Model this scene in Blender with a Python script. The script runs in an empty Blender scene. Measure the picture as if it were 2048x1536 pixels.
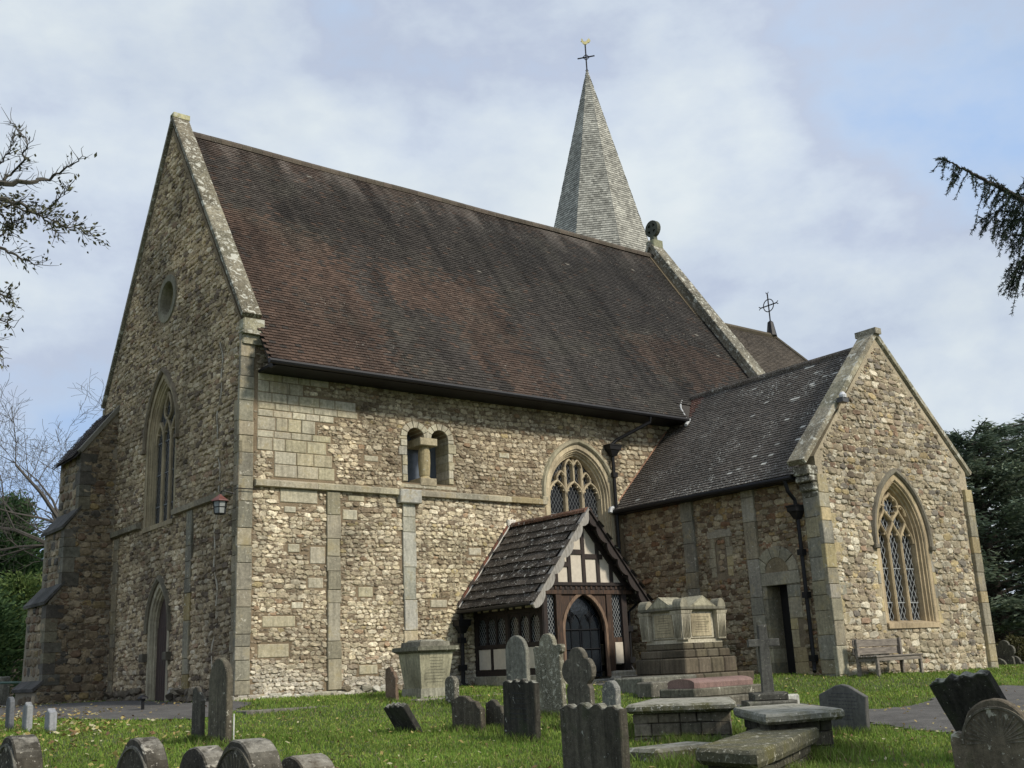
import bpy, math, random
import numpy as np
from mathutils import Vector, noise
from mathutils.geometry import tessellate_polygon
R = math.radians
rng = random.Random(7)
nr = np.random.default_rng(7)
scene = bpy.context.scene
col = scene.collection

# ---------------------------------------------------------------- camera
FPX = 2155.0
YAW, PIT, ROL = R(-38.079), R(14.582), R(-2.681)
CAM = np.array([-9.752, -22.478, .472])
fwd = np.array([-math.sin(YAW)*math.cos(PIT), math.cos(YAW)*math.cos(PIT), math.sin(PIT)])
rt0 = np.array([math.cos(YAW), math.sin(YAW), 0]); up0 = np.cross(rt0, fwd)
rgt = rt0*math.cos(ROL)+up0*math.sin(ROL); upv = -rt0*math.sin(ROL)+up0*math.cos(ROL)
cd = bpy.data.cameras.new("camera"); cam = bpy.data.objects.new("camera", cd); col.objects.link(cam)
cd.sensor_width = 36; cd.lens = 36*FPX/2048; cd.clip_end = 3000; cd.clip_start = .1
from mathutils import Matrix
M = Matrix(((rgt[0], upv[0], -fwd[0], CAM[0]), (rgt[1], upv[1], -fwd[1], CAM[1]), (rgt[2], upv[2], -fwd[2], CAM[2]), (0, 0, 0, 1)))
cam.matrix_world = M
scene.camera = cam
def ray(u, v): return fwd+(u-1024)/FPX*rgt-(v-768)/FPX*upv
def pD(u, v, t): return CAM+ray(u, v)*t
def pZ(u, v, z): d = ray(u, v); return CAM+d*(z-CAM[2])/d[2]

# ---------------------------------------------------------------- world, sun, exposure
scene.view_settings.view_transform = 'Standard'; scene.view_settings.look = 'None'
scene.view_settings.exposure = 0.0; scene.view_settings.gamma = 1.0
SUN_AZ, SUN_EL = R(158), R(38)     # azimuth clockwise from north (+Y)
W = bpy.data.worlds.new("World"); scene.world = W; W.use_nodes = True
nt = W.node_tree; nt.nodes.clear()
def N(nt, t, **k):
    n = nt.nodes.new(t)
    for a, b in k.items():
        if a == 'inp':
            for i, v in b.items(): n.inputs[i].default_value = v
        else: setattr(n, a, b)
    return n
def ramp(nt, stops, interp='LINEAR'):
    n = nt.nodes.new('ShaderNodeValToRGB'); cr = n.color_ramp; cr.interpolation = interp
    while len(cr.elements) < len(stops): cr.elements.new(.5)
    for e, (p, c) in zip(cr.elements, stops):
        e.position = p; e.color = (c, c, c, 1) if isinstance(c, (int, float)) else (*c, 1)
    return n
sky = N(nt, 'ShaderNodeTexSky'); sky.sky_type = 'NISHITA'; sky.sun_disc = False
sky.sun_elevation = SUN_EL; sky.sun_rotation = SUN_AZ; sky.air_density = 1.2; sky.dust_density = 1.5
tc = N(nt, 'ShaderNodeTexCoord')
mp = N(nt, 'ShaderNodeMapping'); mp.inputs['Scale'].default_value = (1.0, 1.0, 2.1); mp.inputs['Location'].default_value = (3.3, 1.2, .4)
nt.links.new(tc.outputs['Generated'], mp.inputs[0])
n1 = N(nt, 'ShaderNodeTexNoise', inp={'Scale': 2.3, 'Detail': 6, 'Roughness': .52, 'Distortion': .35})
nt.links.new(mp.outputs[0], n1.inputs['Vector'])
cr1 = ramp(nt, [(.40, 0.90), (.50, .96), (.60, 1.0)])
nt.links.new(n1.outputs['Fac'], cr1.inputs[0])
n2 = N(nt, 'ShaderNodeTexNoise', inp={'Scale': 2.5, 'Detail': 7, 'Roughness': .56, 'Distortion': .05})
mp2 = N(nt, 'ShaderNodeMapping'); mp2.inputs['Location'].default_value = (7, 2, 5); mp2.inputs['Scale'].default_value = (1, 1, 1.7)
nt.links.new(tc.outputs['Generated'], mp2.inputs[0]); nt.links.new(mp2.outputs[0], n2.inputs['Vector'])
cr2 = ramp(nt, [(.34, (5.2, 7.2, 10.6)), (.43, (6.4, 7.9, 10.3)), (.49, (6.6, 7.5, 9.3)), (.54, (7.8, 8.8, 10.2)), (.62, (9.3, 10.2, 10.8)), (.72, (10.4, 11.0, 11.3))])
nt.links.new(n2.outputs['Fac'], cr2.inputs[0])
mx = N(nt, 'ShaderNodeMixRGB'); nt.links.new(cr1.outputs[0], mx.inputs[0]); nt.links.new(sky.outputs[0], mx.inputs[1]); nt.links.new(cr2.outputs[0], mx.inputs[2])
bg = N(nt, 'ShaderNodeBackground'); bg.inputs['Strength'].default_value = .081
nt.links.new(mx.outputs[0], bg.inputs['Color'])
wo = N(nt, 'ShaderNodeOutputWorld'); nt.links.new(bg.outputs[0], wo.inputs[0])
sd = bpy.data.lights.new("sun", 'SUN'); sd.energy = 3.7; sd.angle = R(10); sd.color = (1, .93, .82)
so = bpy.data.objects.new("sun", sd); col.objects.link(so)
sv = Vector((math.sin(SUN_AZ)*math.cos(SUN_EL), math.cos(SUN_AZ)*math.cos(SUN_EL), math.sin(SUN_EL)))
so.rotation_euler = (-sv).to_track_quat('-Z', 'Y').to_euler(); so.location = sv*80

# ---------------------------------------------------------------- mesh builder
class MB:
    def __init__(s): s.V = []; s.C = []; s.n = 0; s.F = {}; s.M = {}
    def add(s, verts, faces, mat=0, c=(.5, .5, .5)):
        v = np.asarray(verts, float).reshape(-1, 3)
        c = np.asarray(c, float)
        if c.ndim == 1: c = np.broadcast_to(c, (len(v), 3))
        s.V.append(v); s.C.append(c)
        if isinstance(faces, np.ndarray):
            k = faces.shape[1]; s.F.setdefault(k, []).append(faces+s.n)
            s.M.setdefault(k, []).append(np.full(len(faces), mat) if np.isscalar(mat) else mat)
        else:
            by = {}
            for f in faces: by.setdefault(len(f), []).append(f)
            for k, fl in by.items():
                s.F.setdefault(k, []).append(np.array(fl)+s.n); s.M.setdefault(k, []).append(np.full(len(fl), mat))
        s.n += len(v)
    def build(s, name, mats, parent=None, smooth=False, label=None, local=False):
        me = bpy.data.meshes.new(name)
        V = np.concatenate(s.V); C = np.concatenate(s.C)
        L = []; T = []; MI = []
        for k in s.F:
            f = np.concatenate(s.F[k]); L.append(f.ravel()); T.append(np.full(len(f), k)); MI.append(np.concatenate(s.M[k]))
        L = np.concatenate(L); T = np.concatenate(T); MI = np.concatenate(MI)
        me.vertices.add(len(V)); me.vertices.foreach_set('co', V.ravel().astype(np.float32))
        me.loops.add(len(L)); me.loops.foreach_set('vertex_index', L.astype(np.int32))
        me.polygons.add(len(T)); st = np.concatenate([[0], np.cumsum(T)[:-1]])
        me.polygons.foreach_set('loop_start', st.astype(np.int32))
        me.polygons.foreach_set('material_index', MI.astype(np.int32))
        me.polygons.foreach_set('use_smooth', np.full(len(T), smooth))
        a = me.attributes.new('col', 'FLOAT_COLOR', 'POINT')
        a.data.foreach_set('color', np.concatenate([C, np.ones((len(C), 1))], 1).ravel().astype(np.float32))
        if not isinstance(mats, (list, tuple)): mats = [mats]
        for m in mats: me.materials.append(m)
        me.update(calc_edges=True)
        o = bpy.data.objects.new(name, me); col.objects.link(o)
        if parent:
            o.parent = parent
            if not local: o.matrix_parent_inverse = parent_world(parent).inverted()
        if label: o['label'] = label
        return o
def parent_world(p):
    m = p.matrix_parent_inverse @ p.matrix_basis if p.parent else p.matrix_basis.copy()
    return parent_world(p.parent) @ m if p.parent else m
def tag(o, label, cat, group=None, kind=None):
    if label: o['label'] = label
    if cat: o['category'] = cat
    if group: o['group'] = group
    if kind: o['kind'] = kind
    return o
def thing(name, loc, label, cat, group=None):
    o = bpy.data.objects.new(name, None); col.objects.link(o); o.location = loc; o.empty_display_size = .3
    o.matrix_basis = Matrix.Translation(loc)
    return tag(o, label, cat, group)
def structure(o): o['kind'] = 'structure'; return o

class Fr:      # a wall frame: s along the wall, z up, d outwards
    def __init__(s, O, U, Nn): s.O = np.array(O, float); s.U = np.array(U, float); s.N = np.array(Nn, float); s.Z = np.array([0, 0, 1.])
    def p(s, a):
        a = np.asarray(a, float).reshape(-1, 3); return s.O+a[:, :1]*s.U+a[:, 1:2]*s.Z+a[:, 2:3]*s.N
def jit(c, a=.12, r=None):
    r = r or rng; k = 1+r.uniform(-a, a); return tuple(max(0, x*k*(1+r.uniform(-a*.10, a*.10))) for x in c)
BOXF = [(0, 1, 2, 3), (4, 7, 6, 5), (0, 4, 5, 1), (1, 5, 6, 2), (2, 6, 7, 3), (3, 7, 4, 0)]
def fbox(mb, F, s0, s1, z0, z1, d0, d1, c=(.5, .5, .5), mat=0, bev=.0, shear=0):
    """box in a frame with a chamfered front"""
    if bev <= 0:
        P = [(s0, z0, d0), (s1, z0, d0), (s1+shear, z1, d0), (s0+shear, z1, d0), (s0, z0, d1), (s1, z0, d1), (s1+shear, z1, d1), (s0+shear, z1, d1)]
        mb.add(F.p(P), BOXF, mat, c); return
    b = bev
    P = [(s0, z0, d0), (s1, z0, d0), (s1, z1, d0), (s0, z1, d0), (s0, z0, d1-b), (s1, z0, d1-b), (s1, z1, d1-b), (s0, z1, d1-b),
         (s0+b, z0+b, d1), (s1-b, z0+b, d1), (s1-b, z1-b, d1), (s0+b, z1-b, d1)]
    mb.add(F.p(P), [(0, 4, 5, 1), (1, 5, 6, 2), (2, 6, 7, 3), (3, 7, 4, 0), (4, 8, 9, 5), (5, 9, 10, 6), (6, 10, 11, 7), (7, 11, 8, 4), (8, 11, 10, 9), (0, 1, 2, 3)], mat, c)
WF = Fr((0, 0, 0), (1, 0, 0), (0, -1, 0))
def box(mb, x0, x1, y0, y1, z0, z1, c=(.5, .5, .5), mat=0, bev=0):
    fbox(mb, WF, x0, x1, z0, z1, -y1, -y0, c, mat, bev)
def wbox(mb, x0, x1, y0, y1, z0, z1, c=(.5,)*3, mat=0, b=.01):
    """box chamfered on every edge (8 corners cut into 24 verts)"""
    P = []; idx = {}
    for ix in (0, 1):
        for iy in (0, 1):
            for iz in (0, 1):
                X = (x0, x1)[ix]; Y = (y0, y1)[iy]; Zz = (z0, z1)[iz]; sx = b if ix == 0 else -b; sy = b if iy == 0 else -b; sz = b if iz == 0 else -b
                idx[ix, iy, iz, 'x'] = len(P); P.append((X, Y+sy, Zz+sz))
                idx[ix, iy, iz, 'y'] = len(P); P.append((X+sx, Y, Zz+sz))
                idx[ix, iy, iz, 'z'] = len(P); P.append((X+sx, Y+sy, Zz))
    Fs = []
    q = [(0, 0), (1, 0), (1, 1), (0, 1)]
    for k in (0, 1):
        Fs.append([idx[k, a, b2, 'x'] for a, b2 in q]); Fs.append([idx[a, k, b2, 'y'] for a, b2 in q]); Fs.append([idx[a, b2, k, 'z'] for a, b2 in q])
    for a in (0, 1):
        for b2 in (0, 1):
            Fs.append([idx[0, a, b2, 'y'], idx[1, a, b2, 'y'], idx[1, a, b2, 'z'], idx[0, a, b2, 'z']])
            Fs.append([idx[a, 0, b2, 'x'], idx[a, 1, b2, 'x'], idx[a, 1, b2, 'z'], idx[a, 0, b2, 'z']])
            Fs.append([idx[a, b2, 0, 'x'], idx[a, b2, 1, 'x'], idx[a, b2, 1, 'y'], idx[a, b2, 0, 'y']])
    for a in (0, 1):
        for b2 in (0, 1):
            for c2 in (0, 1): Fs.append([idx[a, b2, c2, 'x'], idx[a, b2, c2, 'y'], idx[a, b2, c2, 'z']])
    mb.add(P, Fs, mat, c)
def tess(poly, holes=()):
    loops = [[Vector((a, b, 0)) for a, b in poly]]+[[Vector((a, b, 0)) for a, b in h] for h in holes]
    return tessellate_polygon(loops)
def prism(mb, F, poly, d0, d1, c=(.5,)*3, mat=0, holes=(), bev=0, back=True):
    """polygon in the frame extruded from d0 to d1 (front), optional bevelled front edge"""
    n = len(poly); tr = tess(poly, holes); allp = list(poly)+[q for h in holes for q in h]
    m = len(allp)
    if bev and not holes:
        P = np.array(poly); A = np.roll(P, 1, 0); B = np.roll(P, -1, 0)
        e1 = P-A; e2 = B-P; e1 /= np.linalg.norm(e1, axis=1)[:, None]+1e-9; e2 /= np.linalg.norm(e2, axis=1)[:, None]+1e-9
        nn = np.stack([-(e1+e2)[:, 1], (e1+e2)[:, 0]], 1); nn /= np.linalg.norm(nn, axis=1)[:, None]+1e-9
        area = np.sum(P[:, 0]*B[:, 1]-B[:, 0]*P[:, 1]); nn *= 1 if area > 0 else -1
        I = P+nn*bev
        V = [(a, b, d0+bev) for a, b in P]+[(a, b, d1-bev) for a, b in P]+[(a, b, d1) for a, b in I]+[(a, b, d0) for a, b in I]
        Fs = [(i, (i+1) % n, n+(i+1) % n, n+i) for i in range(n)]+[(n+i, n+(i+1) % n, 2*n+(i+1) % n, 2*n+i) for i in range(n)]+[(3*n+i, 3*n+(i+1) % n, (i+1) % n, i) for i in range(n)]
        Fs += [tuple(2*n+i for i in t) for t in tr]+[tuple(3*n+i for i in t) for t in tr]
        mb.add(F.p(V), Fs, mat, c); return
    V = [(a, b, d1) for a, b in allp]+[(a, b, d0) for a, b in allp]
    Fs = [tuple(t) for t in tr]
    if back: Fs += [tuple(m+i for i in reversed(t)) for t in tr]
    st = 0
    for L in [poly]+list(holes):
        k = len(L)
        Fs += [(st+i, st+(i+1) % k, m+st+(i+1) % k, m+st+i) for i in range(k)]; st += k
    mb.add(F.p(V), Fs, mat, c)
def pip(poly, S, Zc):
    S = np.asarray(S); Zc = np.asarray(Zc); ins = np.zeros(S.shape, bool); n = len(poly)
    for i in range(n):
        x0, y0 = poly[i]; x1, y1 = poly[(i+1) % n]
        if y0 == y1: continue
        c = ((y0 > Zc) != (y1 > Zc)) & (S < (x1-x0)*(Zc-y0)/(y1-y0)+x0); ins ^= c
    return ins
def tube(mb, pts, rad, n=6, c=(.5,)*3, mat=0, caps=True):
    pts = [np.array(p, float) for p in pts]; k = len(pts)
    if np.isscalar(rad): rad = [rad]*k
    V = []; prev = None
    for i in range(k):
        t = pts[min(i+1, k-1)]-pts[max(i-1, 0)]; t = t/(np.linalg.norm(t)+1e-9)
        if prev is None:
            a = np.array([0, 0, 1.]) if abs(t[2]) < .9 else np.array([1., 0, 0]); u = np.cross(t, a)
        else: u = prev-t*np.dot(prev, t)
        u /= np.linalg.norm(u)+1e-9; prev = u; w = np.cross(t, u)
        for j in range(n):
            an = 2*math.pi*j/n; V.append(pts[i]+rad[i]*(u*math.cos(an)+w*math.sin(an)))
    Fs = [(i*n+j, i*n+(j+1) % n, (i+1)*n+(j+1) % n, (i+1)*n+j) for i in range(k-1) for j in range(n)]
    if caps and n > 2: Fs += [tuple(range(n)), tuple((k-1)*n+j for j in range(n))]
    mb.add(V, Fs, mat, c)
def lathe(mb, cx, cy, prof, n=16, c=(.5,)*3, mat=0):
    V = [(cx+r*math.cos(2*math.pi*j/n), cy+r*math.sin(2*math.pi*j/n), z) for r, z in prof for j in range(n)]; k = len(prof)
    Fs = [(i*n+j, i*n+(j+1) % n, (i+1)*n+(j+1) % n, (i+1)*n+j) for i in range(k-1) for j in range(n)]+[tuple(range(n)), tuple((k-1)*n+j for j in range(n))]
    mb.add(V, Fs, mat, c)
def arch(cx, a, zs, h, n=10, zb=None):
    """pointed (two-centred) arch outline from right springing over the apex to the left; h = rise"""
    h = max(h, a*1.0001); Rr = (a*a+h*h)/(2*a); th = math.asin(min(1, h/Rr)); P = []
    for i in range(n+1):
        t = th*i/n; P.append((cx+a-Rr+Rr*math.cos(t), zs+Rr*math.sin(t)))
    Lf = [(2*cx-x, z) for x, z in reversed(P[:-1])]
    P = P+Lf
    if zb is not None: P = [(cx+a, zb)]+P+[(cx-a, zb)]
    return P
def offs(path, o, closed=False):
    P = np.array(path, float); n = len(P)
    A = np.roll(P, 1, 0); B = np.roll(P, -1, 0)
    if not closed: A[0] = P[0]; B[-1] = P[-1]
    e1 = P-A; e2 = B-P
    l1 = np.linalg.norm(e1, axis=1); l2 = np.linalg.norm(e2, axis=1)
    e1 = np.where(l1[:, None] < 1e-9, e2, e1); e2 = np.where(l2[:, None] < 1e-9, e1, e2)
    e1 /= np.linalg.norm(e1, axis=1)[:, None]; e2 /= np.linalg.norm(e2, axis=1)[:, None]
    n1 = np.stack([e1[:, 1], -e1[:, 0]], 1); n2 = np.stack([e2[:, 1], -e2[:, 0]], 1)
    m = n1+n2; m /= np.linalg.norm(m, axis=1)[:, None]+1e-9
    k = 1/np.maximum(.45, np.sum(m*n1, 1))
    return P+m*(o*k)[:, None] if not np.isscalar(o) else P+m*(k[:, None]*o)
def sweep(mb, F, path, prof, c, mat=0, closed=False, step=3, jc=.12, r=None, capend=True):
    """profile (offset to the right of the path direction, depth) along a path; blocks of `step` segments share a colour"""
    rings = [offs(path, o, closed) for o, _ in prof]; n = len(path); k = len(prof)
    segs = n if closed else n-1; i = 0
    while i < segs:
        e = min(i+step, segs); V = []
        for q in range(i, e+1):
            for j in range(k): V.append((rings[j][q % n][0], rings[j][q % n][1], prof[j][1]))
        Fs = [(a*k+j, (a+1)*k+j, (a+1)*k+j+1, a*k+j+1) for a in range(e-i) for j in range(k-1)]
        if capend: Fs += [tuple(range(k)), tuple((e-i)*k+j for j in range(k))]
        mb.add(F.p(V), Fs, mat, jit(c, jc, r)); i = e
def bar(mb, F, path, w, d0, d1, c, mat=0, closed=False):
    sweep(mb, F, path, [(-w, d0), (-w, d1-w*.6), (-w*.3, d1), (w*.3, d1), (w, d1-w*.6), (w, d0)], c, mat, closed, step=50, jc=.05, capend=False)
def bez(p0, p1, p2, p3, n=10):
    o = []
    for i in range(n+1):
        t = i/n; q = 1-t
        o.append(tuple(q**3*a+3*q*q*t*b+3*q*t*t*c+t**3*d for a, b, c, d in zip(p0, p1, p2, p3)))
    return o

# ---------------------------------------------------------------- materials
def newmat(name):
    m = bpy.data.materials.new(name); m.use_nodes = True; t = m.node_tree; t.nodes.clear()
    b = t.nodes.new('ShaderNodeBsdfPrincipled'); o = t.nodes.new('ShaderNodeOutputMaterial'); t.links.new(b.outputs[0], o.inputs[0])
    return m, t, b
def lk(t, a, b): t.links.new(a, b)
def mixc(t, fac, a, b, mode='MIX'):
    n = t.nodes.new('ShaderNodeMixRGB'); n.blend_type = mode
    for i, x in ((0, fac), (1, a), (2, b)):
        if hasattr(x, 'links'): lk(t, x, n.inputs[i])
        else: n.inputs[i].default_value = x if i == 0 else (*x, 1) if len(x) == 3 else x
    return n.outputs[0]
def noi(t, vec, scale, det=4, rough=.6, dist=0):
    n = N(t, 'ShaderNodeTexNoise', inp={'Scale': scale, 'Detail': det, 'Roughness': rough, 'Distortion': dist}); lk(t, vec, n.inputs['Vector']); return n.outputs['Fac']
def stone_mat(name, lmask=0, fine=14, var=.35, lich=None, lth=.66, lscale=5, moss=None, mth=.6, bump=.5, bs=40, rough=.9, streak=0, big=.3, toplight_lichen=None):
    m, t, b = newmat(name)
    at = N(t, 'ShaderNodeAttribute', attribute_name='col'); tcn = N(t, 'ShaderNodeNewGeometry'); P = tcn.outputs['Position']
    c = at.outputs['Color']
    f = ramp(t, [(.3, 1-var), (.7, 1+var)]); lk(t, noi(t, P, fine, 6, .7), f.inputs[0]); c = mixc(t, 1, c, f.outputs[0], 'MULTIPLY')
    f = ramp(t, [(.3, 1-big), (.7, 1+big)]); lk(t, noi(t, P, 1.3, 3, .6), f.inputs[0]); c = mixc(t, 1, c, f.outputs[0], 'MULTIPLY')
    if streak:
        mpn = N(t, 'ShaderNodeMapping'); mpn.inputs['Scale'].default_value = (9, 9, .8); lk(t, P, mpn.inputs[0])
        f = ramp(t, [(.42, 1), (.68, 1-streak)]); lk(t, noi(t, mpn.outputs[0], 1.6, 5, .65), f.inputs[0]); c = mixc(t, 1, c, f.outputs[0], 'MULTIPLY')
    if moss:
        f = ramp(t, [(mth-.06, 0), (mth+.1, .85)]); lk(t, noi(t, P, 2.6, 7, .7), f.inputs[0]); c = mixc(t, f.outputs[0], c, moss)
    if lich:
        f = ramp(t, [(lth, 0), (lth+.03, .9)]); lk(t, noi(t, P, lscale, 5, .62, .6), f.inputs[0]); fo = f.outputs[0]
        if lmask:
            f2 = ramp(t, [(.5, 0), (.62, 1)]); lk(t, noi(t, P, lmask, 5, .65), f2.inputs[0]); fo = mixc(t, 1, fo, f2.outputs[0], 'MULTIPLY')
        c = mixc(t, fo, c, lich)
        f = ramp(t, [(lth+.03, 0), (lth+.05, .7)]); lk(t, noi(t, P, lscale*4.3, 3, .55), f.inputs[0]); c = mixc(t, f.outputs[0], c, lich)
    if toplight_lichen:  # upward faces paler: lichen, and light from above put into the colour
        sp = N(t, 'ShaderNodeSeparateXYZ'); lk(t, tcn.outputs['Normal'], sp.inputs[0])
        a = ramp(t, [(.55, 0), (.9, 1)]); lk(t, sp.outputs['Z'], a.inputs[0])
        f = ramp(t, [(.38, 0), (.55, .9)]); lk(t, noi(t, P, 7, 5, .65), f.inputs[0])
        c = mixc(t, mixc(t, 1, a.outputs[0], f.outputs[0], 'MULTIPLY'), c, toplight_lichen)
    lk(t, c, b.inputs['Base Color']); b.inputs['Roughness'].default_value = rough; b.inputs['Specular IOR Level'].default_value = .25
    bp = N(t, 'ShaderNodeBump', inp={'Strength': bump, 'Distance': .02}); lk(t, noi(t, P, bs, 7, .7), bp.inputs['Height']); lk(t, bp.outputs[0], b.inputs['Normal'])
    return m
def plain_mat(name, c, rough=.6, metal=0, bump=0, var=.2, sc=8, spec=.4):
    m, t, b = newmat(name)
    P = N(t, 'ShaderNodeNewGeometry').outputs['Position']
    f = ramp(t, [(.3, 1-var), (.7, 1+var)]); lk(t, noi(t, P, sc, 5), f.inputs[0])
    lk(t, mixc(t, 1, c, f.outputs[0], 'MULTIPLY'), b.inputs['Base Color'])
    b.inputs['Roughness'].default_value = rough; b.inputs['Metallic'].default_value = metal; b.inputs['Specular IOR Level'].default_value = spec
    if bump:
        bp = N(t, 'ShaderNodeBump', inp={'Strength': bump, 'Distance': .01}); lk(t, noi(t, P, sc*5, 5), bp.inputs['Height']); lk(t, bp.outputs[0], b.inputs['Normal'])
    return m
def attr_mat(name, rough=.9, trans=0, var=.15, sc=6, spec=.3):
    m, t, b = newmat(name)
    at = N(t, 'ShaderNodeAttribute', attribute_name='col'); P = N(t, 'ShaderNodeNewGeometry').outputs['Position']
    f = ramp(t, [(.3, 1-var), (.7, 1+var)]); lk(t, noi(t, P, sc, 4), f.inputs[0])
    c = mixc(t, 1, at.outputs['Color'], f.outputs[0], 'MULTIPLY'); lk(t, c, b.inputs['Base Color'])
    b.inputs['Roughness'].default_value = rough; b.inputs['Specular IOR Level'].default_value = spec
    if trans:
        tr = N(t, 'ShaderNodeBsdfTranslucent'); lk(t, c, tr.inputs[0]); ms = N(t, 'ShaderNodeMixShader', inp={0: trans})
        lk(t, b.outputs[0], ms.inputs[1]); lk(t, tr.outputs[0], ms.inputs[2])
        o = [n for n in t.nodes if n.type == 'OUTPUT_MATERIAL'][0]; lk(t, ms.outputs[0], o.inputs[0])
    return m
LIC = (.52, .52, .46)
M_RUB = stone_mat('rubble_stone', streak=.22, fine=22, var=.38, lich=(.5, .47, .38), lth=.72, lscale=9, bump=.6, bs=55, big=.32)
M_MORT = stone_mat('mortar', fine=30, var=.35, bump=.7, bs=60, big=.25)
M_ASH = stone_mat('dressed_stone', fine=16, var=.32, lich=(.50, .47, .38), lth=.63, lscale=11, moss=(.34, .28, .15), mth=.60, bump=.7, bs=60, streak=.28, big=.22)
M_MOULD = stone_mat('window_stone', fine=18, var=.2, bump=.3, bs=60, streak=.35, big=.25)
M_COPE = stone_mat('coping_stone', fine=9, var=.5, lich=(.5, .49, .41), lth=.57, lscale=5.5, bump=.6, bs=35, big=.35)
M_BUTT = stone_mat('dark_rubble', fine=12, var=.4, lich=(.4, .39, .34), lth=.72, lscale=8, bump=.7, bs=35, big=.35)
M_TILE = stone_mat('clay_tile', fine=25, var=.25, lmask=.9, lich=(.34, .32, .27), lth=.62, lscale=22, bump=.4, bs=70, rough=.85, big=.15)
M_TILE2 = stone_mat('lichened_tile', fine=25, var=.25, lmask=1.1, lich=(.55, .54, .48), lth=.565, lscale=17, bump=.4, bs=70, rough=.85, big=.15)
M_SLAB = stone_mat('stone_slate', fine=14, var=.45, lich=(.6, .59, .54), lth=.61, lscale=8, bump=.7, bs=30, rough=.9, big=.25, toplight_lichen=None)
M_SHIN = stone_mat('wood_shingle', fine=18, var=.22, bump=.3, bs=40, rough=.85, big=.12)
M_LEAD = plain_mat('lead_grey', (.22, .23, .24), .55, 0, .2)
M_IRON = plain_mat('black_iron', (.009, .009, .010), .5, 0, .15, spec=.3)
M_GOLD = plain_mat('gilding', (.85, .70, .32), .3, .8)
M_DARK = plain_mat('dark_void', (.008, .007, .006), .8)
M_GLASS = plain_mat('leaded_glass', (.018, .022, .026), .10, 0, .9, sc=1.6, spec=.8)
M_CAME = plain_mat('window_guard', (.3, .31, .3), .5, 0)
M_CAME2 = plain_mat('glass_came', (.12, .125, .125), .5, 0)
M_WHITE = plain_mat('lime_render', (.58, .52, .42), .85, 0, .2, var=.1)
def wood_mat(name, c, c2, rough=.75, axis=(2, 2, .25), th=.5):
    m, t, b = newmat(name); P = N(t, 'ShaderNodeNewGeometry').outputs['Position']
    mpn = N(t, 'ShaderNodeMapping'); mpn.inputs['Scale'].default_value = axis; lk(t, P, mpn.inputs[0])
    f = ramp(t, [(th-.15, 0), (th+.15, 1)]); lk(t, noi(t, mpn.outputs[0], 14, 6, .65), f.inputs[0])
    lk(t, mixc(t, f.outputs[0], c, c2), b.inputs['Base Color']); b.inputs['Roughness'].default_value = rough
    bp = N(t, 'ShaderNodeBump', inp={'Strength': .5, 'Distance': .01}); lk(t, noi(t, mpn.outputs[0], 40, 5), bp.inputs['Height']); lk(t, bp.outputs[0], b.inputs['Normal'])
    return m
M_TIMB = wood_mat('porch_timber', (.010, .008, .007), (.034, .020, .014))
M_TIMR = wood_mat('reddish_timber', (.018, .011, .007), (.088, .046, .024), th=.52)
M_BARGE = wood_mat('weathered_bargeboard', (.10, .085, .07), (.34, .32, .28), th=.4)
M_BENCH = wood_mat('grey_teak', (.10, .085, .068), (.26, .225, .18), axis=(.25, 2, 2))
M_DOOR = wood_mat('dark_door_wood', (.02, .012, .009), (.055, .028, .018))
M_LEAF = attr_mat('leaf', .7, .25)
M_NEED = attr_mat('needle', .75, .25)
M_BARK = attr_mat('bark', .9)
M_GRASS = attr_mat('grass_blade', .75, .3, var=.25, sc=.8)
M_FALL = attr_mat('fallen_leaf', .7, .2)
HS = dict(fine=16, var=.4, bump=.7, bs=45, big=.35)
M_HDARK = stone_mat('dark_headstone', lich=(.34, .34, .29), lth=.66, lscale=9, streak=.6, moss=(.035, .045, .02), mth=.58, toplight_lichen=(.36, .35, .28), **HS)
M_HGREY = stone_mat('grey_headstone', lich=(.42, .40, .32), lth=.64, lscale=8, streak=.4, moss=(.06, .07, .03), mth=.64, **HS)
M_HLICH = stone_mat('lichened_headstone', lich=(.46, .44, .35), lth=.57, lscale=15, streak=.4, **HS)
M_HCARV = stone_mat('weathered_headstone', lich=(.42, .39, .32), lth=.62, lscale=11, streak=.35, toplight_lichen=(.30, .28, .23), **HS)
M_TSLAB = stone_mat('lichened_slab', toplight_lichen=(.36, .345, .28), lich=(.50, .48, .41), lth=.60, lscale=9, moss=(.085, .08, .025), mth=.52, fine=16, var=.4, bump=.7, bs=45, big=.35)
M_MOSS = stone_mat('mossy_slab', lich=(.44, .42, .33), lth=.60, lscale=9, moss=(.11, .10, .035), mth=.52, fine=16, var=.4, bump=.7, bs=45, big=.35)
M_SLATE = stone_mat('slate_stone', lich=None, streak=.3, fine=20, var=.25, bump=.3, bs=30, rough=.75, big=.15)
M_GRAN = stone_mat('red_granite', lich=(.3, .27, .22), lth=.68, lscale=8, streak=.3, fine=90, var=.5, bump=.1, rough=.5, big=.25)
M_TOMB = stone_mat('tomb_limestone', lich=(.4, .38, .3), lth=.7, lscale=7, streak=.4, moss=(.1, .1, .05), mth=.66, fine=20, var=.25, bump=.4, bs=50)
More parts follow.
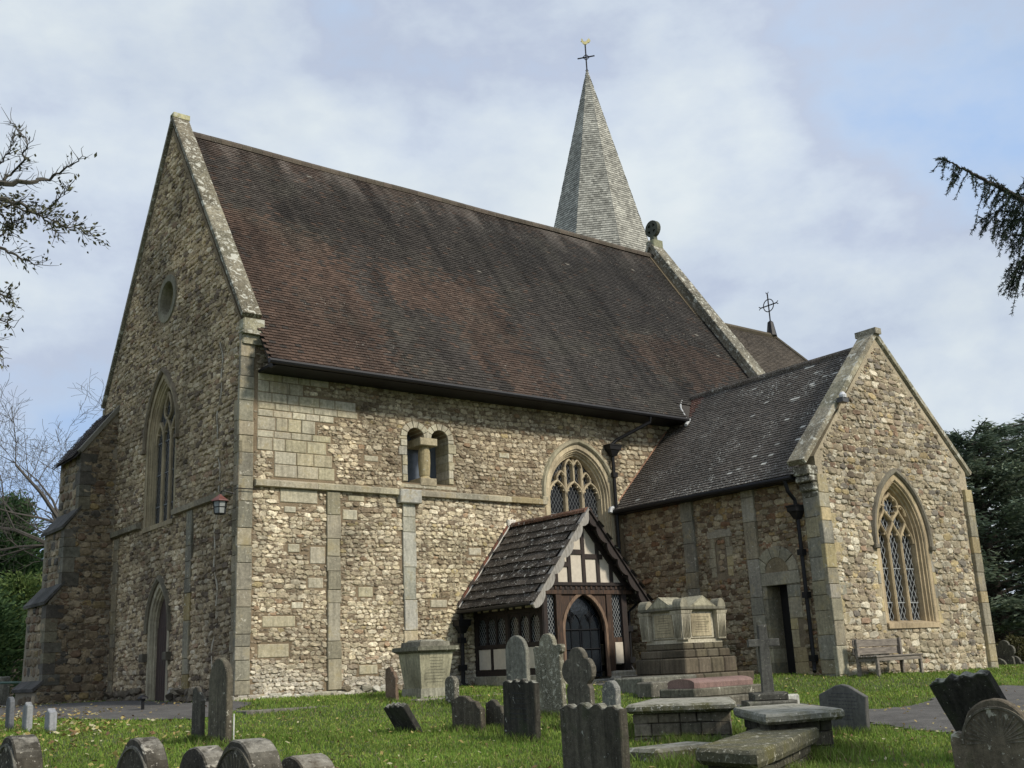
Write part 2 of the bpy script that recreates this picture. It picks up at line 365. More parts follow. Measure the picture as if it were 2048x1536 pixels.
#PART2
# ================================================================ THE CHURCH
church = thing('church', (0, 0, 0), 'medieval stone parish church with a steep brown tiled nave roof and a grey shingled spire', 'church')
ZC = -1.0
def rubble(mb, F, poly, keeps, pal, hr=(.09, .15), asp=(1.1, 2.3), relief=.028, mat=0, seed=1, gap=.006, irr=.11, palfn=None):
    g = np.random.default_rng(seed); P = np.array(poly); s0, z0 = P.min(0); s1, z1 = P.max(0)
    S = []; z = z0
    ph = g.uniform(0, 9)
    while z < z1:
        h = g.uniform(*hr); s = s0+g.uniform(-.2, 0)
        while s < s1:
            w = h*g.uniform(*asp)
            if g.random() < .10: w = h*g.uniform(.7, 1)
            S.append((s+w/2, z+h/2+.05*math.sin(s*.9+ph+z*.7)+g.uniform(-.018, .018), w, h*g.uniform(.88, 1.08))); s += w
        z += h*.985
    S = np.array(S); hw = S[:, 2]/2*1.03-gap/2; hh = S[:, 3]/2*1.03-gap/2
    ok = np.ones(len(S), bool)
    for dx, dz in ((0, 0), (-.9, -.8), (.9, -.8), (.9, .8), (-.9, .8), (.9, 0), (-.9, 0)):
        x = S[:, 0]+dx*hw; zz = S[:, 1]+dz*hh
        ok &= pip(poly, x, zz)
        for k in keeps: ok &= ~pip(k, x, zz)
    S = S[ok]; hw = hw[ok]; hh = hh[ok]; n = len(S); K = 8
    an = (np.arange(K)*2*np.pi/K)[None]+g.uniform(0, .6, (n, 1))+g.normal(0, .16, (n, K))
    ex = g.uniform(2.4, 8, (n, 1)); ca = np.cos(an); sa = np.sin(an)
    r = (np.abs(ca)**ex+np.abs(sa)**ex)**(-1/ex)*(1+g.uniform(-irr, irr*.5, (n, K)))
    rot = g.normal(0, .10, (n, 1)); u0 = ca*r*hw[:, None]; v0 = sa*r*hh[:, None]
    u = u0*np.cos(rot)-v0*np.sin(rot); v = u0*np.sin(rot)+v0*np.cos(rot)
    D = relief*g.uniform(.45, 1.3, (n, 1)); tx = g.normal(0, .25, (n, 1)); tz = g.normal(0, .25, (n, 1))
    def ring(k, d): return np.stack([S[:, :1]+u*k, S[:, 1:2]+v*k, d+0*u], 2)
    A = ring(1.0, -.012+0*D); B = ring(.96, D*.5)
    un = u/np.abs(u).max(1, keepdims=True); vn = v/np.abs(v).max(1, keepdims=True)
    Cc = ring(.70, D*(1+tx*un+tz*vn)+g.normal(0, .004, (n, K)))
    ctr = np.stack([S[:, :1], S[:, 1:2], D*g.uniform(.9, 1.25, (n, 1))], 2)
    V = np.concatenate([A, B, Cc, ctr], 1).reshape(-1, 3)
    base = (np.arange(n)*(3*K+1))[:, None, None]
    i = np.arange(K); j = (i+1) % K
    q = np.concatenate([np.stack([i, j, j+K, i+K], 1), np.stack([i+K, j+K, j+2*K, i+2*K], 1)])[None]+base
    t = np.stack([i+2*K, j+2*K, np.full(K, 3*K)], 1)[None]+base
    pc = np.array([p[0] for p in pal]); pw = np.array([p[1] for p in pal], float); pw /= pw.sum()
    c = pc[g.choice(len(pal), n, p=pw)]*g.uniform(.8, 1.18, (n, 1))
    if palfn is not None: c = palfn(S[:, 0], S[:, 1], c, g)
    cv = np.repeat(c, 3*K+1, 0).reshape(n, 3*K+1, 3)
    cv[:, :K] *= .6; cv = cv.reshape(-1, 3)
    nn = mb.n; W3 = F.p(V); mb.add(W3, q.reshape(-1, 4), mat, cv)
    mb.F.setdefault(3, []).append(t.reshape(-1, 3)+nn); mb.M.setdefault(3, []).append(np.full(n*K, mat))
def rect(a, b, c, d): return [(a, b), (c, b), (c, d), (a, d)]
CREAM = [((.57, .495, .35), 4), ((.49, .42, .285), 4), ((.63, .56, .41), 3), ((.40, .335, .23), 2.4), ((.25, .195, .13), 1.6), ((.37, .26, .165), .45), ((.44, .36, .20), .5)]
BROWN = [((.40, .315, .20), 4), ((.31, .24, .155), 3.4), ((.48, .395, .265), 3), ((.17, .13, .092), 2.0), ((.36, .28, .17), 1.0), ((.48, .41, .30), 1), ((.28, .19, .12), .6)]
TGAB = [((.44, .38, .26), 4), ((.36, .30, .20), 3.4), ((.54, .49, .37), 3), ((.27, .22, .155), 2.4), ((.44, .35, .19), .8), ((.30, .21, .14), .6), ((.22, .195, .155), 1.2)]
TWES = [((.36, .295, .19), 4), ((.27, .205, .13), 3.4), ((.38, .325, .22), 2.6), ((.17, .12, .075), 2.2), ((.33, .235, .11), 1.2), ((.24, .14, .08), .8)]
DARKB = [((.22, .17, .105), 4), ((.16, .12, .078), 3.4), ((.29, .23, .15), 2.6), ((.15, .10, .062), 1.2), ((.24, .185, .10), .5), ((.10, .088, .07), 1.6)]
ASHC = [(.44, .395, .29), (.40, .36, .265), (.34, .315, .24), (.46, .42, .30), (.40, .33, .19)]
GREYA = [(.32, .29, .205), (.265, .24, .17), (.37, .34, .25), (.39, .345, .235), (.28, .25, .17), (.34, .31, .225), (.31, .285, .205), (.43, .36, .20)]
YEL = [(.38, .32, .20), (.42, .34, .19), (.34, .305, .22), (.30, .28, .22), (.45, .37, .20)]
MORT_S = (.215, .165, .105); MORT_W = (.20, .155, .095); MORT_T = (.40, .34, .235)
def strip(mb, F, s0, s1, z0, z1, d, pal, hr=(.3, .75), jw=.0, seed=0, tooth=None, b=.012, mat=0, lean=0):
    g = random.Random(seed); z = z0; k = 0
    while z < z1-.02:
        h = min(g.uniform(*hr), z1-z)
        if z1-z-h < .15: h = z1-z
        a = s0+g.uniform(-jw, jw); e = s1+g.uniform(-jw, jw)
        if tooth:
            if k % 2: e += tooth
        fbox(mb, F, a, e, z+.004, z+h-.004, -.05, d+g.uniform(-.006, .006), jit(g.choice(pal), .16, g), mat, b)
        z += h; k += 1
# ---- openings
FS = Fr((0, 0, 0), (1, 0, 0), (0, -1, 0)); FW = Fr((0, 0, 0), (0, 1, 0), (-1, 0, 0))
FG = Fr((0, -6.78, 0), (1, 0, 0), (0, -1, 0)); FT = Fr((11.65, 0, 0), (0, 1, 0), (-1, 0, 0))
LAT = []
def lattice(mb, F, poly, pitch, slope, w, d, c, seedx=0):
    P = np.array(poly); s0, z0 = P.min(0); s1, z1 = P.max(0); n = len(P)
    for sg in (1, -1):
        k = slope*sg; span = (z1-z0)+abs(k)*(s1-s0); c0 = (z0-k*s0 if sg > 0 else z0-k*s0)-abs(k)*(s1-s0)
        q = c0+seedx*pitch
        L = math.hypot(1, k); st = pitch*L
        while q < c0+2*span+2:
            ts = []
            for i in range(n):
                xa, za = P[i]; xb, zb = P[(i+1) % n]; fa = za-k*xa-q; fb = zb-k*xb-q
                if (fa > 0) != (fb > 0): t = fa/(fa-fb); ts.append(xa+(xb-xa)*t)
            ts.sort()
            for a, b in zip(ts[::2], ts[1::2]):
                if b-a < .01: continue
                dx = -k/L*w/2; dz = 1/L*w/2
                A = (a, k*a+q); B = (b, k*b+q)
                dd = d+(.004 if sg > 0 else 0)
                mb.add(F.p([(A[0]+dx, A[1]+dz, dd), (B[0]+dx, B[1]+dz, dd), (B[0]-dx, B[1]-dz, dd), (A[0]-dx, A[1]-dz, dd)]), [(0, 1, 2, 3)], 0, c)
            q += st
def cusp(mb, F, curve, fr, size, side, d0, d1, c):
    k = max(1, min(len(curve)-2, int(fr*(len(curve)-1)))); P = np.array(curve)
    t = P[k+1]-P[k-1]; t /= np.linalg.norm(t); nn = np.array([t[1], -t[0]])*side
    a = P[k]-t*size*.75; b = P[k]+t*size*.75; tip = P[k]+nn*size
    m1 = (a+tip)/2-nn*size*.22; m2 = (b+tip)/2-nn*size*.22
    prism(mb, F, [tuple(a), tuple(m1), tuple(tip-t*.008), tuple(tip+t*.008), tuple(m2), tuple(b)], d0, d1, c)
def pointed_window(F, cx, a, zb, zs, h, stone, style, guard=True, hoodc=None, pal=YEL, seed=0, hood=True, teeth=True, dscale=1.0):
    g = random.Random(seed); hole = arch(cx, a, zs, h, 14, zb)
    path = hole; m = MB()
    pr = [(.15, -.03), (.15, .012), (.015, .012), (-.01, -.03), (-.045, -.035), (-.06, -.09), (-.10, -.10), (-.115, -.16), (-.16, -.17), (-.19, -.27), (-.19, -.34)]
    pr = [(o, d*dscale if d < -.03 else d) for o, d in pr]
    sweep(m, F, path, pr, stone, step=4, jc=.14, r=g)
    if teeth:
        z = zb-.05; k = 0
        while z < zs-.1:
            hh = g.uniform(.25, .42); hh = min(hh, zs-z); wd = .10 if k % 2 else .26
            for sg in (1, -1):
                x0 = cx+sg*(a+.145); x1 = cx+sg*(a+.15+wd+g.uniform(-.03, .04))
                fbox(m, F, min(x0, x1), max(x0, x1), z+.004, z+hh-.004, -.04, .016+g.uniform(-.004, .004), jit(g.choice(pal), .14, g), 0, .008)
            z += hh; k += 1
    w = m.build('window', M_MOULD, church)
    s = MB(); V = [(cx-a-.12, zb-.14, -.02), (cx+a+.12, zb-.14, -.02), (cx+a+.12, zb-.14, .06), (cx-a-.12, zb-.14, .06), (cx-a-.12, zb-.02, .06), (cx+a+.12, zb-.02, .06), (cx+a+.1, zb+.07, -.36), (cx-a-.1, zb+.07, -.36)]
    s.add(F.p(V), [(3, 2, 5, 4), (4, 5, 6, 7), (0, 1, 2, 3), (0, 3, 4, 7), (1, 6, 5, 2)], 0, jit(stone, .1, g)); s.build('sill', M_MOULD, w)
    if hood:
        hm = MB(); hp = arch(cx, a, zs, h, 14); hp = [(cx+a, zs-.12)]+hp+[(cx-a, zs-.12)]
        sweep(hm, F, hp, [(.15, -.02), (.15, .05), (.19, .09), (.26, .09), (.30, .0), (.30, -.02)], hoodc or stone, step=5, jc=.12, r=g)
        for sg in (1, -1): fbox(hm, F, cx+sg*(a+.225)-.09, cx+sg*(a+.225)+.09, zs-.22, zs-.11, -.02, .12, jit(hoodc or stone, .1, g), 0, .02)
        hm.build('hood_mould', M_MOULD, w)
    ai = a-.18; inner = arch(cx, ai, zs, h*ai/a, 14, zb+.05)
    gl = MB(); prism(gl, F, inner, -.345*dscale-.03, -.335*dscale-.01, (.02,)*3); gl.build('glass', M_GLASS, w)
    tr = MB(); D0 = -.34*dscale; D1 = -.19*dscale; T = lambda pts, wd=.036: bar(tr, F, pts, wd, D0, D1, jit(stone, .06, g))
    def half(x0, z0, x1, z1, b1, b2): return bez((x0, z0), (x0, z0+b1), (x1-(x1-x0)*b2, z1-abs(z1-z0)*.45), (x1, z1), 9)
    lw = 2*ai/3; xs = [cx-ai+lw*i for i in range(4)]
    if style == 'net':
        zh = zs-.02
        for x in xs[1:3]: T([(x, zb+.03), (x, zh)], .048)
        ah = lw*.98
        for i in range(3):
            xc = (xs[i]+xs[i+1])/2
            for x0, sd in ((xs[i], -1), (xs[i+1], 1)):
                cv = bez((x0, zh), (x0, zh+ah*.5), (xc-(xc-x0)*.15, zh+ah*.62), (xc, zh+ah), 12); T(cv)
                for fr_ in (.42,): cusp(tr, F, cv, fr_, .10, -sd*1, D0, D1-.02, stone)
        z1 = zh+ah; xm = [(xs[0]+xs[1])/2, cx, (xs[2]+xs[3])/2]
        top = zs+h*ai/a; zmid = z1+(top-z1)*.48
        for sd in (1, -1):
            cv = bez((cx, z1), (cx+sd*.10, z1+.18), (cx+sd*.36, z1+.2), (cx+sd*.32, zmid+.05), 10)+bez((cx+sd*.32, zmid+.05), (cx+sd*.28, zmid+.32), (cx+sd*.08, top-.2), (cx, top-.02), 10)[1:]
            T(cv)
            for f2 in (.25, .5, .75): cusp(tr, F, cv, f2, .085, -sd, D0, D1-.02, stone)
            xo = xm[1]+sd*lw
            T(bez((xo, z1), (xo-sd*.08, z1+.14), (cx+sd*.30, z1+.22), (cx+sd*.32, zmid-.02), 9))
            cv = bez((xo, z1), (xo-sd*.02, z1+.1), (xo+sd*.14, z1+.02), (xo+sd*.17, z1+.22), 7); 
            cv = bez((cx+sd*.32, zmid), (cx+sd*.40, zmid+.10), (cx+sd*.58, zmid+.04), (cx+sd*.62, zmid-.2), 9); T(cv); cusp(tr, F, cv, .5, .07, sd, D0, D1-.02, stone)
    elif style == 'panel':
        zh = zs-.02; ah = lw*.72
        for x in xs[1:3]: T([(x, zb+.03), (x, zs+h*.62)], .045)
        for i in range(3):
            xc = (xs[i]+xs[i+1])/2
            for x0, sd in ((xs[i], -1), (xs[i+1], 1)):
                cv = bez((x0, zh), (x0, zh+ah*.62), (xc-(xc-x0)*.35, zh+ah*.86), (xc, zh+ah), 10); T(cv, .03)
                for f2 in (.3, .66): cusp(tr, F, cv, f2, .075, -sd, D0, D1-.02, stone)
        ztop = {0: zs+h*.80, 1: zs+h*.80}
        cols4 = [(-1, -.5), (-.5, 0), (0, .5), (.5, 1)]
        pos = [cx-lw, cx-lw/2, cx, cx+lw/2, cx+lw]
        T([(cx, zh+ah), (cx, zs+h*.80)], .03)
        for sd in (1, -1):
            T([(cx+sd*lw, zh+ah), (cx+sd*lw, zs+h*.42)], .03)
        for q in range(4):
            x0, x1 = pos[q], pos[q+1]; xc = (x0+x1)/2; zt = zs+h*(.62 if q in (1, 2) else .36)
            for xa, sd in ((x0, -1), (x1, 1)):
                cv = bez((xa, zt), (xa, zt+.12), (xc-(xc-xa)*.3, zt+.19), (xc, zt+.23), 8); T(cv, .024); cusp(tr, F, cv, .5, .05, -sd, D0, D1-.02, stone)
    else:
        zh = zs-.05; ah = lw*1.1
        for x in xs[1:3]: T([(x, zb+.03), (x, zh)], .05)
        for i in range(3):
            xc = (xs[i]+xs[i+1])/2
            for x0, sd in ((xs[i], -1), (xs[i+1], 1)):
                cv = bez((x0, zh), (x0, zh+ah*.5), (xc-(xc-x0)*.3, zh+ah*.8), (xc, zh+ah), 10); T(cv); cusp(tr, F, cv, .45, .09, -sd, D0, D1-.02, stone)
        top = zs+h*ai/a
        for sd in (1, -1):
            cv = bez((cx, zh+ah), (cx+sd*.30, zh+ah+.1), (cx+sd*.34, top-.5), (cx, top-.05), 12); T(cv)
            for f2 in (.3, .7): cusp(tr, F, cv, f2, .08, -sd, D0, D1-.02, stone)
    tr.build('tracery', M_MOULD, w)
    la = MB()
    lattice(la, F, inner, .135 if guard else .10, 1.75, .016 if guard else .010, -.30*dscale, (.3,)*3)
    z = zb+.5
    while z < zs:
        la.add(F.p([(cx-ai, z-.012, -.29*dscale), (cx+ai, z-.012, -.29*dscale), (cx+ai, z+.012, -.29*dscale), (cx-ai, z+.012, -.29*dscale)]), [(0, 1, 2, 3)], 0, (.3,)*3); z += .85
    la.build('lead_lattice', M_CAME if guard else M_CAME2, w)
    return hole, arch(cx, a+.2, zs-.1, h*1.13+.13, 14, zb-.16)
hG, kG = pointed_window(FG, 14.86, 1.0, 1.04, 3.05, 1.56, (.42, .335, .205), 'net', True, (.19, .17, .125), YEL, 3)
hS, kS = pointed_window(FS, 10.08, 1.1, 3.1, 4.95, 1.32, (.50, .42, .28), 'panel', False, (.40, .36, .25), ASHC, 4, teeth=False)
hW, kW = pointed_window(FW, 4.95, .98, 4.4, 6.62, 1.62, (.33, .27, .17), 'west', False, (.19, .155, .105), YEL, 5, teeth=False, dscale=.6)
FT2 = FT
# ---- west door
def arch_door():
    cx, a, zs, h = 4.66, .6, 1.75, 1.0
    m = MB(); p = arch(cx, a, zs, h, 12, -.3)
    sweep(m, FW, p, [(.14, -.03), (.14, .02), (0, .02), (-.02, -.03), (-.06, -.035), (-.07, -.08), (-.11, -.09), (-.12, -.17)], (.34, .30, .21), step=3, jc=.15)
    hp = [(cx+a, zs-.1)]+arch(cx, a, zs, h, 12)+[(cx-a, zs-.1)]
    sweep(m, FW, hp, [(.13, -.02), (.13, .06), (.18, .10), (.25, .09), (.28, -.02)], (.16, .14, .10), step=6, jc=.1)
    for sg in (1, -1): fbox(m, FW, cx+sg*.83-.12, cx+sg*.83+.12, .95, 1.15, -.02, .16, (.13, .115, .085), 0, .02)
    fr = m.build('door_frame', M_MOULD, church)
    d = MB(); ip = arch(cx, .5, zs, .86, 10, -.3)
    prism(d, FW, ip, -.19, -.16, (.1,)*3)
    for i in range(7):
        s = cx-.5+i*1.0/7; fbox(d, FW, s+.006, s+1.0/7-.006, -.3, zs+.02, -.16, -.14, (.1,)*3, 0, .006)
    dr = d.build('door', M_DOOR, fr)
    r = MB()
    for z in (.35, 1.45):
        fbox(r, FW, cx-.45, cx+.3, z, z+.05, -.14, -.13, (.02,)*3)
    return p, arch(cx, a+.2, zs-.1, h+.32, 12, -.3)
hD, kD = arch_door()
# ---- walls
wallS = [(.004, ZC), (18.9, ZC), (18.9, 8.3), (.004, 8.3)]
bel = [(4.40, 4.96), (5.68, 4.96), (5.68, 6.12)]+[(5.40+.26*math.cos(t), 6.12+.24*math.sin(t)) for t in np.linspace(.3, math.pi-.3, 7)]+[(5.13, 6.12), (4.95, 6.12)]+[(4.68+.26*math.cos(t), 6.12+.24*math.sin(t)) for t in np.linspace(.3, math.pi-.3, 7)]+[(4.40, 6.12)]
mnave = MB()
prism(mnave, FS, wallS, -.6, 0, MORT_S, 1, holes=[hS, bel])
wallW = [(.005, ZC+.01), (9.93, ZC+.01), (9.93, 8.45), (4.97, 15.62), (.005, 8.45)]
rw = [(4.92+.50*math.cos(t), 10.48+.50*math.sin(t)) for t in np.linspace(0, 2*math.pi, 20, endpoint=False)]
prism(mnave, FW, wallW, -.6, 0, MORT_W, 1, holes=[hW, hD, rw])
prism(mnave, Fr((0, 9.94, 0), (1, 0, 0), (0, 1, 0)), [(0, ZC), (19.3, ZC), (19.3, 8.3), (0, 8.3)], -.6, 0, MORT_W, 1)
prism(mnave, Fr((19.3, 0, 0), (0, 1, 0), (1, 0, 0)), wallW, -.6, 0, MORT_W, 1)
g0 = random.Random(11); blocks = []; blk = []
z = 4.85
while z < 7.15:                                # the patch of squared courses by the corner
    h = g0.choice([.17, .2, .24, .28, .32]); h = .3 if z < 5.6 else h
    s = .42 if z > 5.4 else .85; end = (2.15+g0.uniform(-.3, .25)) if z < 6.35 else (2.6 if z < 6.6 else 1.9)+g0.uniform(-.4, .6)
    while s < end:
        w = g0.uniform(.28, .62); blk.append((s, s+w, z, z+h)); s += w
    z += h
for a, b, c_, d_ in [(1.0, 1.95, 4.28, 4.6), (1.75, 2.15, 2.9, 3.3), (1.7, 2.1, 2.35, 2.6), (1.2, 1.5, 3.15, 3.35), (1.1, 1.4, 4.05, 4.2),
                     (2.6, 3.0, 3.95, 4.2), (3.0, 3.4, 2.15, 2.4), (1.3, 1.6, 1.9, 2.05), (.6, 1.4, 1.5, 1.75), (.5, 1.25, .85, 1.15), (2.75, 3.2, 4.4, 4.55), (6.2, 6.6, 3.2, 3.4), (7.3, 7.65, 5.8, 5.95), (3.2, 3.6, 5.4, 5.55), (3.0, 3.5, .4, .62), (5.0, 5.5, 1.9, 2.1)]:
    blk.append((a, b, c_, d_))
for (a, b, c_, d_) in blk:
    fbox(mnave, FS, a+.008, b-.008, c_+.007, d_-.007, -.03, .018+g0.uniform(-.006, .008), jit(g0.choice([(.50, .455, .33), (.47, .42, .30), (.45, .41, .305), (.53, .49, .37), (.48, .43, .29)]), .1, g0), 2, .014)
    blocks.append(rect(a-.005, c_-.005, b+.005, d_+.005))
kS_list = [rect(-.1, -2, .33, 9), rect(2.22, -2, 2.48, 4.7), rect(4.28, -2, 4.56, 4.7), rect(-.1, 4.63, 9.0, 4.78), rect(-.1, -2, 19, .05), arch(10.08, 1.22, 4.95, 1.46, 14, 3.0), arch(4.68, .40, 6.12, .40, 6, 4.86), arch(5.40, .40, 6.12, .40, 6, 4.86), rect(11.4, -2, 20, 4.6)]
def palS(s, z, c, g):
    n = np.array([noise.noise(Vector((a*.55, b*.55, 3))) for a, b in zip(s, z)])
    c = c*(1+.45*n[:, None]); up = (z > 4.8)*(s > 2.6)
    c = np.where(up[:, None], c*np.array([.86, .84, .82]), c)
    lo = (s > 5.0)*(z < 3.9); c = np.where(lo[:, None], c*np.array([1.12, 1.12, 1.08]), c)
    w = np.clip((.75-z+n*.5)/.5, 0, 1)[:, None]; return c*(1-.6*w)+np.array([.56, .53, .45])*.6*w*g.uniform(.6, 1.1, (len(s), 1))
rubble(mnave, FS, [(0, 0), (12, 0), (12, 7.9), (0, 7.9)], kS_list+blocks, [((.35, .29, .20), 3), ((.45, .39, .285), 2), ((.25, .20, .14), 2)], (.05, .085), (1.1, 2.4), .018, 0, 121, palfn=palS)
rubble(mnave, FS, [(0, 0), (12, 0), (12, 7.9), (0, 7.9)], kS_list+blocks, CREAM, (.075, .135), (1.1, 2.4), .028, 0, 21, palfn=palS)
rubble(mnave, FS, [(11.5, 4), (15, 4), (15, 7.9), (11.5, 7.9)], [], CREAM, (.10, .165), (1.1, 2.2), .034, 0, 22)
def palW(s, z, c, g):
    n = np.array([noise.noise(Vector((a*.5, b*.4, 9))) for a, b in zip(s, z)])
    c = c*(1+.5*n[:, None]); gr = np.clip((z-8)/3, 0, 1)*(np.clip(.5+n*2, 0, 1))
    return c*(1+gr[:, None]*np.array([.08, .05, .02]))
seam = [(1.15+.12*math.sin(z*2.3)+.05*math.sin(z*7), z) for z in np.arange(.6, 8.3, .12)]
kW_list = [arch(4.95, 1.1, 6.6, 1.85, 12, 4.3), arch(4.66, .74, 1.7, 1.25, 12, -.3), [(4.92+.72*math.cos(t), 10.48+.72*math.sin(t)) for t in np.linspace(0, 2*math.pi, 16, endpoint=False)], rect(2.61, -2, 2.87, 4.5), rect(8.0, -2, 8.25, 4.4), rect(-.1, -2, .20, 6.6), rect(.3, 4.45, 3.85, 4.60), rect(6.1, 4.43, 8.4, 4.59), rect(-1, -2, 11, .18)]
kW_list.append([(a-.03, b) for a, b in seam]+[(a+.03, b) for a, b in reversed(seam)])
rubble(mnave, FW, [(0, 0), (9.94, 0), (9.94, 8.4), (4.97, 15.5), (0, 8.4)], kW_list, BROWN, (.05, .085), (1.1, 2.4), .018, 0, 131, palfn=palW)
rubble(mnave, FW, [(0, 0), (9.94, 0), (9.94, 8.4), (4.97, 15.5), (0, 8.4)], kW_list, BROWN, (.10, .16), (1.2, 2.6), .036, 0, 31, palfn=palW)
for i in range(len(seam)-1):                    # pale repointed crack
    (a, b), (c_, d_) = seam[i], seam[i+1]; w = .022+.014*math.sin(i*1.7)
    mnave.add(FW.p([(a-w, b, .012), (a+w, b, .02), (c_+w, d_, .02), (c_-w, d_, .012)]), [(0, 1, 2, 3)], 1, (.38, .34, .27))
# plinths
def plinth(mb, F, s0, s1, z0, z1, d, pal, seed, skip=()):
    g = random.Random(seed); s = s0
    while s < s1:
        w = g.uniform(.25, .7); e = min(s+w, s1)
        if not any(a < (s+e)/2 < b for a, b in skip):
            fbox(mb, F, s+.008, e-.008, z0, z1+g.uniform(-.05, .04), -.05, d+g.uniform(-.03, .03), jit(g.choice(pal), .2, g), 2, .03)
        s = e
plinth(mnave, FS, -.08, 6.1, -.5, .10, .08, [(.36, .34, .27), (.32, .30, .23), (.42, .39, .32)], 3)
rubble(mnave, Fr((0, -.05, 0), (1, 0, 0), (0, -1, 0)), rect(-.05, -.3, 6.1, .20), [], [((.5, .48, .4), 3), ((.38, .35, .27), 3), ((.6, .58, .52), 2), ((.24, .2, .14), 1)], (.12, .2), (1, 2.2), .07, 0, 77, irr=.16)
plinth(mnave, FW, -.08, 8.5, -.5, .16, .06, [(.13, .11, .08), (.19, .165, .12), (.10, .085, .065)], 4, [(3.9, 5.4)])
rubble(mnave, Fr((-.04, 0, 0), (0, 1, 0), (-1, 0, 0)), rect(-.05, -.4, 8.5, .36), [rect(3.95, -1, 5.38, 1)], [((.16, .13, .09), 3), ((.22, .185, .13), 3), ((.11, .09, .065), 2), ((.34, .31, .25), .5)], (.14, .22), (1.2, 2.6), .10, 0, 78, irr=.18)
nave = mnave.build('nave_wall', [M_RUB, M_MORT, M_ASH], church)
# strips, quoins, string course
st = MB()
strip(st, FS, -.03, .32, .1, 8.2, .05, [(.27, .25, .19), (.23, .215, .165), (.31, .285, .21), (.29, .265, .195), (.35, .31, .215)], (.25, .6), .012, 1)
st.build('quoin_strip', M_ASH, church); st = MB()
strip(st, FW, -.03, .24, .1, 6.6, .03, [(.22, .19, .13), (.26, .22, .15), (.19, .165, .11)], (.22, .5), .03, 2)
st.build('quoin_strip', M_ASH, church)
for s0, s1, z1, F, pal, sd in ((2.18, 2.52, 4.6, FS, GREYA, 5), (4.24, 4.60, 4.45, FS, [(.44, .425, .355), (.49, .465, .38), (.40, .385, .31), (.46, .40, .27)], 6), (2.56, 2.92, 4.42, FW, [(.24, .215, .155), (.20, .185, .14), (.30, .23, .11)], 7), (7.95, 8.30, 4.35, FW, [(.23, .20, .14), (.27, .22, .14)], 8)):
    m = MB(); strip(m, F, s0, s1, .1, z1, .06, pal, (.3, .9), .022, sd)
    if sd == 6: fbox(m, F, 4.12, 4.74, 4.42, 4.76, -.05, .17, (.40, .39, .34), 0, .02)
    m.build('pilaster_strip', M_ASH, church)
def string(F, s0, s1, z0, z1, d, pal, seed):
    m = MB(); g = random.Random(seed); s = s0
    while s < s1-.05:
        e = min(s+g.uniform(.5, 1.1), s1); c = jit(g.choice(pal), .12, g)
        V = [(s+.004, z0, -.04), (e-.004, z0, -.04), (e-.004, z1, -.04), (s+.004, z1, -.04), (s+.004, z0+.02, d), (e-.004, z0+.02, d), (e-.004, z1-.07, d+.01), (s+.004, z1-.07, d+.01)]
        m.add(F.p(V), BOXF, 0, c); s = e
    return m.build('string_course', M_ASH, church)
string(FS, .36, 4.12, 4.60, 4.81, .12, ASHC, 1); string(FS, 4.74, 8.80, 4.60, 4.81, .12, ASHC, 2)
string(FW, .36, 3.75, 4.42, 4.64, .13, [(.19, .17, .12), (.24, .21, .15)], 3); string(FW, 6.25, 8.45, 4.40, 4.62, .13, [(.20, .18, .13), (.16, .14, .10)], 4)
# round recess
m = MB(); c0 = [(4.92+.46*math.cos(t), 10.48+.46*math.sin(t)) for t in np.linspace(0, -2*math.pi, 24, endpoint=False)]
sweep(m, FW, [(a, b) for a, b in reversed(c0)], [(.22, -.02), (.20, .03), (.03, .03), (.0, -.04), (-.03, -.24)], (.22, .20, .14), closed=True, step=3, jc=.12)
prism(m, FW, c0, -.27, -.24, (.22, .185, .10)); m.build('round_recess', M_MOULD, church)
# belfry-like double window
m = MB(); g = random.Random(4)
for sd, x0 in ((-1, 4.42), (1, 5.66)):
    z = 4.98
    while z < 6.1:
        h = min(g.uniform(.14, .26), 6.12-z); w = g.choice([.14, .24, .18]); a, b = (x0-w, x0) if sd < 0 else (x0, x0+w)
        fbox(m, FS, a, b, z+.004, z+h-.004, -.58, .03+g.uniform(0, .015), jit(g.choice([(.50, .46, .35), (.46, .41, .28), (.42, .40, .33)]), .1, g), 0, .012); z += h
for cx in (4.68, 5.40):
    k = 7
    for i in range(k):
        t0 = math.pi*i/k+.02; t1 = math.pi*(i+1)/k-.02; r1 = .44
        P = [(cx+r_*math.cos(t), 6.12+r_*.94*math.sin(t)) for r_, t in ((.26, t0), (r1, t0), (r1, t1), (.26, t1))]
        prism(m, FS, P, -.57 if cx < 5 else -.575, .034 if cx < 5 else .041, jit((.47, .43, .32), .12, g), bev=.01)
bw = m.build('window', M_ASH, church)
m = MB(); lathe(m, 5.04, .16, [(.17, 5.1), (.12, 5.16), (.135, 5.2), (.155, 5.5), (.15, 5.8), (.125, 5.93)], 18, (.42, .35, .2)); m.build('baluster_shaft', M_ASH, bw)
m = MB(); fbox(m, FS, 4.78, 5.30, 5.93, 6.12, -.55, .08, (.44, .38, .25), 0, .015); m.build('impost_block', M_ASH, bw)
m = MB(); fbox(m, FS, 4.80, 5.28, 4.90, 5.10, -.5, .04, (.42, .36, .24), 0, .015); fbox(m, FS, 4.2, 5.9, 4.83, 4.92, -.56, .02, (.45, .41, .3), 0, .01); m.build('sill', M_ASH, bw)
m = MB(); prism(m, FS, rect(4.3, 4.9, 5.8, 6.5), -.62, -.56, (.2,)*3); m.build('glass', plain_mat('grey_pane', (.10, .12, .145), .25, 0, .1, spec=.6), bw)
